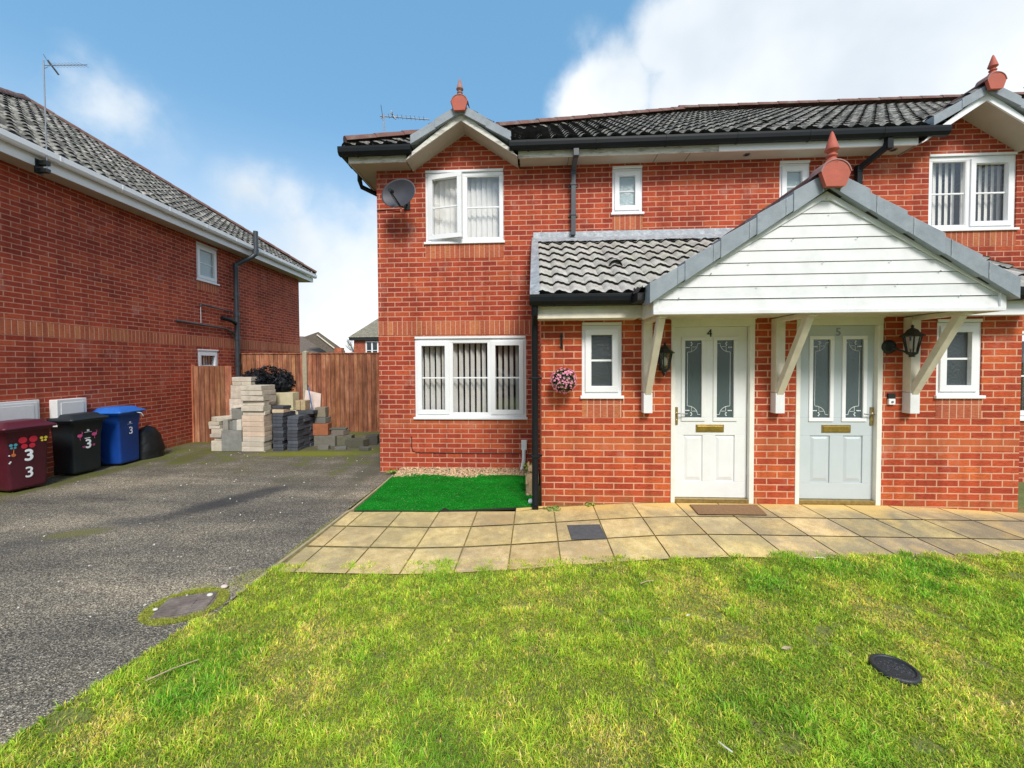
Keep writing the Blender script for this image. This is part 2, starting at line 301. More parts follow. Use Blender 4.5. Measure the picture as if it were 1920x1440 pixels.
def slabmat():
    m, N, L, B = newmat('buff_paving_slab')
    tc = N.new('ShaderNodeTexCoord'); v = tc.outputs['Object']
    n1 = noise(N, L, v, 1.6, 8, .65); n2 = noise(N, L, v, 120, 4, .6); n3 = noise(N, L, v, 9, 7, .7)
    sx = N.new('ShaderNodeSeparateXYZ'); L.new(v, sx.inputs[0])
    c = ramp(N, L, n3, [(.3, (.47, .34, .15)), (.55, (.66, .50, .235)), (.75, (.76, .60, .32))])
    # dirty grey weathering, stronger to the right and at the far end
    g = N.new('ShaderNodeMapRange'); L.new(sx.outputs['X'], g.inputs['Value']); g.inputs['From Min'].default_value = .5; g.inputs['From Max'].default_value = 4.6
    a = N.new('ShaderNodeMath'); a.operation = 'MULTIPLY_ADD'; L.new(g.outputs[0], a.inputs[0]); a.inputs[1].default_value = .16; L.new(n1, a.inputs[2])
    yy = N.new('ShaderNodeMapRange'); L.new(sx.outputs['Y'], yy.inputs['Value']); yy.inputs['From Min'].default_value = 4.35; yy.inputs['From Max'].default_value = 4.65; yy.inputs['To Max'].default_value = .14
    a1 = N.new('ShaderNodeMath'); a1.operation = 'SUBTRACT'; L.new(a.outputs[0], a1.inputs[0]); L.new(yy.outputs[0], a1.inputs[1])
    c = mix(N, L, ramp(N, L, a1.outputs[0], [(.47, (0, 0, 0)), (.66, (.85, .85, .85))]), c, (.26, .225, .16))
    # bright orange-yellow clean band close to the porch
    pn = N.new('ShaderNodeMath'); pn.operation = 'MULTIPLY_ADD'; L.new(yy.outputs[0], pn.inputs[0]); pn.inputs[1].default_value = 2.0; L.new(n1, pn.inputs[2])
    c = mix(N, L, ramp(N, L, pn.outputs[0], [(.56, (0, 0, 0)), (.72, (.85, .85, .85))]), c, (.72, .49, .17))
    c = mix(N, L, 1.0, c, ramp(N, L, n2, [(.3, (.76, .76, .76)), (.7, (1.2, 1.2, 1.2))]), 'MULTIPLY')
    at = N.new('ShaderNodeAttribute'); at.attribute_name = 'Col'; c = mix(N, L, 1.0, c, at.outputs['Color'], 'MULTIPLY')
    L.new(c, B.inputs['Base Color']); B.inputs['Roughness'].default_value = .85; B.inputs['Specular IOR Level'].default_value = .3
    bump(N, L, n2, .5, .004, B); return m
M_SLAB = slabmat()
M_JOINT = pm('mossy_joint', (.20, .16, .055), .95, .5, 22, .8, 120, dirt=(.17, .20, .03), dirtamt=.8)
M_SOIL = pm('lawn_thatch', (.24, .27, .06), .95, .5, 70, 1.0, 300, dirt=(.15, .11, .05), dirtamt=.8)
M_GROUND = pm('ground_grass', (.12, .16, .05), .95, .3, 3, .6, 60)
M_CHIP = pm('pale_chip', (.62, .60, .54), .8, .1, 40)
M_GRAVEL = pm('buff_gravel', (.56, .42, .27), .8, .2, 30, attr=True)
M_REDLEAF = pm('dry_leaf', (.42, .11, .05), .8, .2, 30)
M_TWIG = pm('twig', (.42, .33, .2), .85, .2, 30)
def bladesmat():
    m, N, L, B = newmat('grass_blade'); out = N['Material Output']
    a = N.new('ShaderNodeAttribute'); a.attribute_name = 'Col'
    L.new(a.outputs['Color'], B.inputs['Base Color']); B.inputs['Roughness'].default_value = .5; B.inputs['Specular IOR Level'].default_value = .35
    t = N.new('ShaderNodeBsdfTranslucent'); L.new(a.outputs['Color'], t.inputs['Color'])
    mx = N.new('ShaderNodeMixShader'); mx.inputs[0].default_value = .42; L.new(B.outputs[0], mx.inputs[1]); L.new(t.outputs[0], mx.inputs[2]); L.new(mx.outputs[0], out.inputs['Surface'])
    return m
M_BLADE = bladesmat()
def fencemat():
    m, N, L, B = newmat('stained_fence_timber')
    tc = N.new('ShaderNodeTexCoord'); v = tc.outputs['Object']
    mp = N.new('ShaderNodeMapping'); mp.inputs['Scale'].default_value = (14, 14, 1.6); L.new(v, mp.inputs['Vector'])
    n = noise(N, L, mp.outputs[0], 1, 8, .7)
    n2 = noise(N, L, v, 3.0, 6, .65)
    c = ramp(N, L, n, [(.3, (.14, .044, .020)), (.5, (.32, .118, .055)), (.72, (.52, .27, .15))])
    c = mix(N, L, 1.0, c, ramp(N, L, n2, [(.3, (.72, .68, .66)), (.7, (1.2, 1.25, 1.3))]), 'MULTIPLY')
    a = N.new('ShaderNodeAttribute'); a.attribute_name = 'Col'; c = mix(N, L, 1.0, c, a.outputs['Color'], 'MULTIPLY')
    L.new(c, B.inputs['Base Color']); B.inputs['Roughness'].default_value = .85; bump(N, L, n, .5, .006, B); return m
M_FENCE = fencemat()
def turfmat():
    m, N, L, B = newmat('artificial_turf')
    tc = N.new('ShaderNodeTexCoord'); v = tc.outputs['Object']
    n1 = noise(N, L, v, 2.6, 6, .6); n2 = noise(N, L, v, 170, 3, .6)
    mp = N.new('ShaderNodeMapping'); mp.inputs['Scale'].default_value = (1, 3, 1); L.new(v, mp.inputs['Vector']); n3 = noise(N, L, mp.outputs[0], 5, 5, .6)
    c = ramp(N, L, n2, [(.3, (.001, .085, .006)), (.55, (.004, .25, .010)), (.75, (.015, .42, .022))])
    c = mix(N, L, 1.0, c, ramp(N, L, n3, [(.3, (.6, .62, .6)), (.7, (1.5, 1.4, 1.5))]), 'MULTIPLY')
    L.new(c, B.inputs['Base Color']); B.inputs['Roughness'].default_value = .8; B.inputs['Specular IOR Level'].default_value = .12
    bump(N, L, n2, 1.0, .01, B); return m
M_TURF = turfmat()

# ------------------------------------------------------------------ mesh helpers
class MB:
    """collects faces with material slots and a tint; build() links them as one mesh object"""
    base = Matrix.Identity(4)
    def __init__(s): s.v = []; s.f = []; s.m = []; s.c = []; s.mats = []; s.M = MB.base.copy(); s.sm = []; s.tint = (1, 1, 1)
    def mi(s, mat):
        if mat not in s.mats: s.mats.append(mat)
        return s.mats.index(mat)
    def add(s, vs, fs, mat, smooth=False, tint=None):
        b = len(s.v); s.v += [tuple(s.M @ Vector(v)) for v in vs]; k = s.mi(mat)
        for f in fs:
            s.f.append([b + i for i in f]); s.m.append(k); s.sm.append(smooth); s.c.append(tint or s.tint)
        return s
    def box(s, x0, x1, y0, y1, z0, z1, mat, tint=None):
        if x0 > x1: x0, x1 = x1, x0
        if y0 > y1: y0, y1 = y1, y0
        if z0 > z1: z0, z1 = z1, z0
        vs = [(x0, y0, z0), (x1, y0, z0), (x1, y1, z0), (x0, y1, z0), (x0, y0, z1), (x1, y0, z1), (x1, y1, z1), (x0, y1, z1)]
        return s.add(vs, [(0, 3, 2, 1), (4, 5, 6, 7), (0, 1, 5, 4), (1, 2, 6, 5), (2, 3, 7, 6), (3, 0, 4, 7)], mat, tint=tint)
    def hexa(s, vs, mat, tint=None):
        return s.add(vs, [(0, 3, 2, 1), (4, 5, 6, 7), (0, 1, 5, 4), (1, 2, 6, 5), (2, 3, 7, 6), (3, 0, 4, 7)], mat, tint=tint)
    def extrude(s, prof, A, B, mat, up=(0, 0, 1), smooth=False, caps=True):
        """profile (side, up) swept from A to B"""
        A = Vector(A); B = Vector(B); d = (B - A).normalized(); up = Vector(up); side = d.cross(up).normalized(); up2 = side.cross(d)
        n = len(prof); vs = [tuple(P + side * a + up2 * b) for P in (A, B) for a, b in prof]
        fs = [(i, (i + 1) % n, n + (i + 1) % n, n + i) for i in range(n)]
        if caps: fs += [tuple(range(n))[::-1], tuple(range(n, 2 * n))]
        return s.add(vs, fs, mat, smooth)
    def beam(s, A, B, w, h, mat, up=(0, 0, 1)):
        return s.extrude([(-w / 2, -h / 2), (w / 2, -h / 2), (w / 2, h / 2), (-w / 2, h / 2)], A, B, mat, up)
    def tube(s, pts, r, mat, n=10, r2=None):
        pts = [Vector(p) for p in pts]; vs = []; fs = []; prev = None
        for i, p in enumerate(pts):
            d = (pts[min(i + 1, len(pts) - 1)] - pts[max(i - 1, 0)]).normalized()
            if prev is None: a = d.orthogonal().normalized()
            else: a = (prev - d * prev.dot(d)).normalized()
            prev = a; b = d.cross(a); rr = r if r2 is None else r + (r2 - r) * i / (len(pts) - 1)
            for k in range(n):
                t = 2 * math.pi * k / n; vs.append(tuple(p + (a * math.cos(t) + b * math.sin(t)) * rr))
        for i in range(len(pts) - 1):
            for k in range(n): fs.append((i * n + k, i * n + (k + 1) % n, (i + 1) * n + (k + 1) % n, (i + 1) * n + k))
        s.add(vs, fs, mat, True); m = len(s.v)
        e = len(pts) * n
        s.add(vs[:n], [tuple(range(n))[::-1]], mat); s.add(vs[e - n:e], [tuple(range(n))], mat)
        return s
    def lathe(s, prof, c, mat, n=20, ax=(0, 0, 1), a0=0, sx=1, sy=1):
        ax = Vector(ax).normalized(); q = Vector((0, 0, 1)).rotation_difference(ax); c = Vector(c); vs = []; fs = []
        for r, z in prof:
            for k in range(n):
                t = 2 * math.pi * k / n + a0; vs.append(tuple(c + q @ Vector((r * math.cos(t) * sx, r * math.sin(t) * sy, z))))
        for i in range(len(prof) - 1):
            for k in range(n): fs.append((i * n + k, i * n + (k + 1) % n, (i + 1) * n + (k + 1) % n, (i + 1) * n + k))
        s.add(vs, fs, mat, n > 6)
        s.add(vs[:n], [tuple(range(n))[::-1]], mat); s.add(vs[-n:], [tuple(range(n))], mat)
        return s
    def ball(s, c, r, mat, n=10, sc=(1, 1, 1)):
        prof = [(max(1e-4, r * math.sin(math.pi * i / n)), -r * math.cos(math.pi * i / n) * sc[2]) for i in range(n + 1)]
        return s.lathe(prof, c, mat, n * 2, sx=sc[0], sy=sc[1])
    def build(s, name, parent=None, bevel=0, seg=2, uvfn=None):
        me = bpy.data.meshes.new(name); me.from_pydata(s.v, [], s.f)
        for m in s.mats: me.materials.append(m)
        me.polygons.foreach_set('material_index', s.m); me.polygons.foreach_set('use_smooth', s.sm)
        me.update()
        nl = len(me.loops); li = np.empty(nl, np.int32); me.loops.foreach_get('vertex_index', li)
        co = np.array(s.v, np.float32).reshape(-1, 3)[li]
        cnt = np.array([len(f) for f in s.f]); nr = np.empty(len(s.f) * 3, np.float32); me.polygons.foreach_get('normal', nr); nr = np.abs(nr.reshape(-1, 3))
        nl_ = np.repeat(nr, cnt, axis=0); uv = np.empty((nl, 2), np.float32)
        ax = np.argmax(nl_ * np.array([1.0, 1.001, 1.3], np.float32), axis=1)
        uv[:, 0] = np.where(ax == 0, co[:, 1], co[:, 0]); uv[:, 1] = np.where(ax == 2, co[:, 1], co[:, 2])
        me.uv_layers.new(name='UVMap').data.foreach_set('uv', uv.ravel())
        ca = me.color_attributes.new('Col', 'FLOAT_COLOR', 'CORNER'); cc = np.ones((nl, 4), np.float32); cc[:, :3] = np.repeat(np.array(s.c, np.float32), cnt, axis=0)
        ca.data.foreach_set('color', cc.ravel())
        o = bpy.data.objects.new(name, me); COL.objects.link(o)
        if parent: o.parent = parent
        if bevel:
            b = o.modifiers.new('bevel', 'BEVEL'); b.width = bevel; b.segments = seg; b.limit_method = 'ANGLE'; b.angle_limit = R(40)
        return o
def tag(o, label, cat, group=None, kind=None):
    if kind: o['kind'] = kind
    if label: o['label'] = label
    if cat: o['category'] = cat
    if group: o['group'] = group
    return o
def thing(name, label, cat, loc=(0, 0, 0), rz=0, group=None):
    o = bpy.data.objects.new(name, None); COL.objects.link(o); o.location = loc; o.rotation_euler = (0, 0, rz); o.empty_display_size = .1
    return tag(o, label, cat, group)
def structure(o): o['kind'] = 'structure'; return o
def copy_tree(o, parent=None):
    c = o.copy(); COL.objects.link(c); c.parent = parent
    for ch in list(o.children): copy_tree(ch, c)
    return c
_vn = np.random.default_rng(5).random((64, 64))
def vnoise(x, y):
    x = np.asarray(x, float); y = np.asarray(y, float)
    xi = np.floor(x).astype(int); yi = np.floor(y).astype(int); fx = x - xi; fy = y - yi; fx = fx * fx * (3 - 2 * fx); fy = fy * fy * (3 - 2 * fy)
    g = lambda a, b: _vn[a % 64, b % 64]
    return (g(xi, yi) * (1 - fx) + g(xi + 1, yi) * fx) * (1 - fy) + (g(xi, yi + 1) * (1 - fx) + g(xi + 1, yi + 1) * fx) * fy
def text_into(mb, string, size, mat, place, depth=.003, sx=1.0, bold=0):
    c = bpy.data.curves.new('t', 'FONT'); c.body = string; c.size = size; c.extrude = depth; c.align_x = 'CENTER'; c.align_y = 'CENTER'
    o = bpy.data.objects.new('t', c); COL.objects.link(o); dg = bpy.context.evaluated_depsgraph_get()
    me = bpy.data.meshes.new_from_object(o.evaluated_get(dg)); M0 = mb.M
    for q, (dx, dy) in enumerate(((0, 0), (bold, 0), (-bold, 0), (0, bold), (0, -bold)) if bold else ((0, 0),)):
        mb.M = M0 @ place @ Matrix.Diagonal((sx, 1, 1, 1)) @ Matrix.Translation((dx, dy, q * .0003)); mb.add([v.co[:] for v in me.vertices], [tuple(p.vertices) for p in me.polygons], mat)
    mb.M = M0
    bpy.data.objects.remove(o); bpy.data.curves.remove(c); bpy.data.meshes.remove(me)
FACE_Y = Matrix.Rotation(R(90), 4, 'X')        # text upright, facing -Y
def T(x, y, z): return Matrix.Translation((x, y, z))

# roof slope of interlocking wavy tiles
def tiles(mb, O, U, V, length, uL, uR, gauge=.28, wave=.20, amp=.020, lip=.034, mat=None, jit=.12, seed=1, skip=None):
    rg = random.Random(seed); O = Vector(O); U = Vector(U).normalized(); V = Vector(V).normalized(); Nn = U.cross(V).normalized()
    if Nn.z < 0: Nn = -Nn
    n = int(math.ceil(length / gauge)); S = 6
    for k in range(n):
        v0 = k * gauge; v1 = min((k + 1) * gauge + .03, length + .02)
        a = min(uL(v0), uL(v1)); b = max(uR(v0), uR(v1))
        i0 = math.floor(a / wave); i1 = math.ceil(b / wave)
        for i in range(i0, i1):
            if skip and skip((i + .5) * wave, v0): continue
            t = 1 + rg.uniform(-jit, jit); tint = (t, t * rg.uniform(.98, 1.01), t * rg.uniform(.95, 1.0))
            dv = rg.uniform(-.004, .004); dh = rg.uniform(-.003, .003); pts = []
            for q in range(S + 1):
                u = (i + q / S) * wave; ph = q / S
                h = amp * (math.sin(2 * math.pi * (ph - .12)) * .8 + .35 * math.sin(4 * math.pi * (ph - .1)))
                if q == S: h0 = h
                pts.append((u, h))
            vs = []
            for (v, off) in ((v0 + dv, lip + dh), (v1, .004)):
                l, r = uL(max(0, v)), uR(max(0, v))
                for u, h in pts:
                    uc = min(max(u, l), r); vs.append(tuple(O + U * uc + V * v + Nn * (h + off)))
            l, r = uL(v0), uR(v0)
            for u, h in pts:
                uc = min(max(u, l), r); vs.append(tuple(O + U * uc + V * (v0 + dv + .014) + Nn * (h + dh - .006)))
            m = S + 1
            if all((Vector(vs[q]) - Vector(vs[q + 1])).length < 1e-5 for q in range(S)) and all((Vector(vs[m + q]) - Vector(vs[m + q + 1])).length < 1e-5 for q in range(S)): continue
            mb.add(vs, [(q, q + 1, m + q + 1, m + q) for q in range(S)], mat, True, tint)
            mb.add(vs, [(q + 1, q, 2 * m + q, 2 * m + q + 1) for q in range(S)], M_TILELIP, False)  # dark tile core, coloured near-black to paint the shade under each course
def ridge(mb, A, B, r=.12, seg=.45, mat=None):
    A = Vector(A); B = Vector(B); L_ = (B - A).length; n = max(1, int(round(L_ / seg))); d = (B - A) / n
    for i in range(n):
        a = A + d * i; b = A + d * (i + 1.04); t = random.uniform(.85, 1.15); s = d.normalized().cross(Vector((0, 0, 1))).normalized(); up = s.cross(d.normalized()); vs = []
        rr = r * random.uniform(.97, 1.03)
        for P, q in ((a, rr * 1.06), (b, rr * .97)):
            for k in range(9):
                th = math.pi * k / 8; vs.append(tuple(P + s * q * math.cos(th) + up * (q * math.sin(th) * .85)))
        mb.add(vs, [(k, k + 1, 10 + k, 9 + k) for k in range(8)], mat, True, (t, t, t)); mb.add(vs, [tuple(range(9)), tuple(range(9, 18))[::-1]], mat, False, (t, t, t))
GUT = [(.0, 0), (.062, 0), (.066, .0), (.066, -.03), (.060, -.075), (.030, -.112), (-.030, -.112), (-.056, -.075), (-.058, 0)]
def gutter(mb, A, B, mat, brk=None, out=1):
    mb.extrude([(a * out, b) for a, b in GUT], A, B, mat)
    A = Vector(A); B = Vector(B); L_ = (B - A).length; d = (B - A).normalized(); n = int(L_ / .95)
    for i in range(n + 1):
        P = A + d * (.25 + i * .95)
        if (P - A).length < L_ - .05: mb.extrude([(a * 1.07 * out, b * 1.06 - .0) for a, b in GUT], P, P + d * .03, mat)

# ------------------------------------------------------------------ window builder (frame = part, its pieces = sub-parts); faces -Y at y
def window(parent, x0, x1, z0, z1, y, lights, blind=None, glass=None, head=.035, openlight=None, sillout=.03, fw=.055, bar=True, recess=.03, blindgap=.5, seed=0):
    rg = random.Random(seed); mb = MB(); yf = y + recess; yb = yf + .06
    zs = z0 + .035
    mb.box(x0, x1, yf, yb, z1 - fw, z1, M_WHITE); mb.box(x0, x1, yf, yb, zs, zs + fw, M_WHITE)
    mb.box(x0, x0 + fw, yf, yb, zs + fw, z1 - fw, M_WHITE); mb.box(x1 - fw, x1, yf, yb, zs + fw, z1 - fw, M_WHITE)
    mb.box(x0 + .004, x1 - .004, y - .006, yf + .002, z1 + .0015, z1 + head, M_WHITE)        # head trim
    edges = [x0 + fw]; 
    for i, (a, b, kind) in enumerate(lights[:-1]):
        mb.box(b - .03, b + .03, yf + .001, yb, zs + fw, z1 - fw, M_WHITE)
    fr = mb.build('window', parent, .004)
    s = MB(); s.box(x0 - .02, x1 + .02, y - sillout, y + recess + .03, z0, z0 + .034, M_WHITE); s.build('sill', fr, .004)
    for i, (a, b, kind) in enumerate(lights):
        la = a + (fw if i == 0 else .03); lb = b - (fw if i == len(lights) - 1 else .03); c0, c1 = zs + fw, z1 - fw
        gy = yf + .03
        c = MB(); M0 = Matrix.Identity(4)
        if openlight == i: M0 = T(la, yf - .02, 0) @ Matrix.Rotation(R(-13), 4, 'Z') @ T(-la, -(yf - .02), 0)
        c.M = MB.base @ M0; cw = .052 if kind == 'case' else .012; yo = -.018 if kind == 'case' else .004
        e = .016 if kind == 'case' else 0
        c.box(la - e, lb + e, yf + yo, yf + .045, c1 - cw, c1 + e, M_WHITE); c.box(la - e, lb + e, yf + yo, yf + .045, c0 - e, c0 + cw, M_WHITE)
        c.box(la - e, la + cw, yf + yo, yf + .045, c0 + cw, c1 - cw, M_WHITE); c.box(lb - cw, lb + e, yf + yo, yf + .045, c0 + cw, c1 - cw, M_WHITE)
        if bar: c.box(la + cw, lb - cw, gy - .012, gy + .010, (c0 + c1) / 2 - .011, (c0 + c1) / 2 + .011, M_WHITE)
        c.build('casement', fr, .003)
        g = MB(); g.M = MB.base @ M0; g.box(la + cw - .002, lb - cw + .002, gy - .002, gy + .002, c0 + cw - .002, c1 - cw + .002, glass or M_GLASS); g.build('pane', fr)
        if blind:
            bm = MB(); x = la + rg.uniform(.0, .03); ang = R(blind)
            while x < lb + .02:
                w = .089 / 2; dx, dy = w * math.cos(ang), w * math.sin(ang); yy = y + .17; sw = rg.uniform(-.003, .003)
                bm.add([(x - dx, yy - dy, c0 - .04), (x + dx, yy + dy, c0 - .04), (x + dx + sw, yy + dy, c1 + .05), (x - dx + sw, yy - dy, c1 + .05)], [(0, 1, 2, 3)], M_BLIND)
                x += .078 if blindgap is None else blindgap
            bm.build('blind', fr)
    return fr
def wall_open(mb, x0, x1, z0, z1, ops, y, depth, mat, axis='Y', rmat=None):
    """wall sheet with openings and reveals. axis 'Y': faces -Y at y.  axis 'X': faces +X at x=y, coordinates run along Y"""
    xs = sorted({x0, x1, *[o[0] for o in ops], *[o[1] for o in ops]}); zs = sorted({z0, z1, *[o[2] for o in ops], *[o[3] for o in ops]})
    P = (lambda a, d, z: (a, y + d, z)) if axis == 'Y' else (lambda a, d, z: (y - d, a, z))
    for i in range(len(xs) - 1):
        for j in range(len(zs) - 1):
            cx = (xs[i] + xs[i + 1]) / 2; cz = (zs[j] + zs[j + 1]) / 2
            if any(o[0] < cx < o[1] and o[2] < cz < o[3] for o in ops): continue
            mb.add([P(xs[i], 0, zs[j]), P(xs[i + 1], 0, zs[j]), P(xs[i + 1], 0, zs[j + 1]), P(xs[i], 0, zs[j + 1])], [(0, 1, 2, 3)], mat)
    for a, b, c, d in ops:
        q = [(a, c), (b, c), (b, d), (a, d)]
        for k in range(4):
            (p, r), (s, t) = q[k], q[(k + 1) % 4]
            mb.add([P(p, 0, r), P(s, 0, t), P(s, depth, t), P(p, depth, r)], [(0, 1, 2, 3)], rmat or mat)

# ================================================================== THE ATTACHED HOUSES (numbers 4 and 5)
WY, PY = 6.15, 4.65
H = thing('brick_house', 'two-storey red brick house with two front doors under a shared white boarded gable canopy', 'house', (2.7, 6.15, 0))
HX = 15.0
def part(mb, name, bevel=0, parent=None):
    o = mb.build(name, parent or H, bevel)
    if (parent or H) is H: o.location = -H.location
    return o
_b = MB.build
def HB(mb, name, bevel=0): return part(mb, name, bevel)
LOWW = (-1.84, -.125, .82, 2.09); LOWR = (5.46, 7.18, .82, 2.09); UPW = (-1.65, -.455, 3.49, 4.605); SM1 = (1.163, 1.607, 3.865, 4.585)
SM2 = (3.56, 3.99, 3.865, 4.585); UPR = (5.615, 6.79, 3.515, 4.61)
PWL = (.54, .99, 1.265, 2.13); PWR = (4.36, 4.825, 1.265, 2.125); D1 = (1.535, 2.445, .085, 2.147); D2 = (2.895, 3.80, .085, 2.147)
w = MB()
wall_open(w, -2.40, HX, -.1, 4.64, [LOWW, LOWR, UPW, SM1, SM2, UPR], WY, .10, M_BRICK)
w.add([(-2.40, WY, -.1), (-2.40, 13.65, -.1), (-2.40, 13.65, 4.64), (-2.40, WY, 4.64)], [(0, 1, 2, 3)], M_BRICK)
w.add([(-2.40, 13.65, -.1), (HX, 13.65, -.1), (HX, 13.65, 4.64), (-2.40, 13.65, 4.64)], [(0, 1, 2, 3)], M_BRICK)
w.add([(HX, WY, -.1), (HX, 13.65, -.1), (HX, 13.65, 4.64), (HX, WY, 4.64)], [(0, 1, 2, 3)], M_BRICK)
for gx in (-1.03, 6.0): w.add([(gx - .78, WY, 4.64), (gx + .78, WY, 4.64), (gx, WY, 5.165)], [(0, 1, 2)], M_BRICK)
wall_open(w, .08, 5.225, -.1, 2.20, [PWL, PWR, D1, D2], PY, .09, M_BRICKP)
for xx in (.08, 5.225): w.add([(xx, PY, -.1), (xx, WY, -.1), (xx, WY, 3.45), (xx, PY, 2.52)], [(0, 1, 2, 3)], M_BRICKP)
w.add([(-2.4, WY + .6, 2.3), (HX, WY + .6, 2.3), (HX, 13.6, 2.3), (-2.4, 13.6, 2.3)], [(0, 1, 2, 3)], M_DARKROOM)
w.add([(-2.39, WY + 2.2, 0), (HX, WY + 2.2, 0), (HX, WY + 2.2, 4.7), (-2.39, WY + 2.2, 4.7)], [(0, 1, 2, 3)], M_DARKROOM)
HB(w, 'wall')
# soldier courses 3 mm proud
P3 = WY - .003
for a, b, z0, z1 in ((-2.40, .0, 2.115, 2.325), (UPW[0], UPW[1], 3.275, 3.49), (SM1[0], SM1[1], 3.645, 3.865), (SM2[0], SM2[1], 3.645, 3.865), (UPR[0], UPR[1], 3.30, 3.515), (5.2, HX, 2.115, 2.325)):
    s = MB(); s.box(a, b, P3, P3 + .02, z0, z1, M_SOLD); HB(s, 'soldier_course')
for a, b in ((PWL[0], PWL[1]), (PWR[0], PWR[1])): s = MB(); s.box(a, b, PY - .003, PY + .02, 1.05, 1.265, M_SOLD); HB(s, 'soldier_course')
# windows
cs = 'case'; fx = 'fixed'
def HW(*a, **k):
    fr = window(H, *a, **k); fr.location = -H.location; return fr
f = HW(*LOWW[:3], LOWW[3] - .035, WY, [(-1.84, -1.29, cs), (-1.29, -.675, fx), (-.675, -.125, cs)], blind=56, blindgap=.090, seed=1, recess=.02)
HW(*LOWR[:3], LOWR[3] - .035, WY, [(5.46, 6.01, cs), (6.01, 6.63, fx), (6.63, 7.18, cs)], blind=56, blindgap=.088, seed=2, recess=.02)
HW(*UPW[:3], UPW[3] - .035, WY, [(-1.65, -1.05, cs), (-1.05, -.455, fx)], blind=24, blindgap=.084, openlight=0, seed=3, recess=.02)
HW(*UPR[:3], UPR[3] - .035, WY, [(5.615, 6.17, fx), (6.17, 6.79, cs)], blind=24, blindgap=.084, seed=4, recess=.02)
HW(*SM1[:3], SM1[3] - .035, WY, [(SM1[0], SM1[1], cs)], glass=M_GLASSP, recess=.02)
HW(*SM2[:3], SM2[3] - .035, WY, [(SM2[0], SM2[1], cs)], glass=M_GLASSP, recess=.02)
HW(*PWL[:3], PWL[3] - .035, PY, [(PWL[0], PWL[1], cs)], glass=M_GLASSO, recess=.015)
f = HW(*PWR[:3], PWR[3] - .035, PY, [(PWR[0], PWR[1], cs)], glass=M_GLASSO, recess=.015)

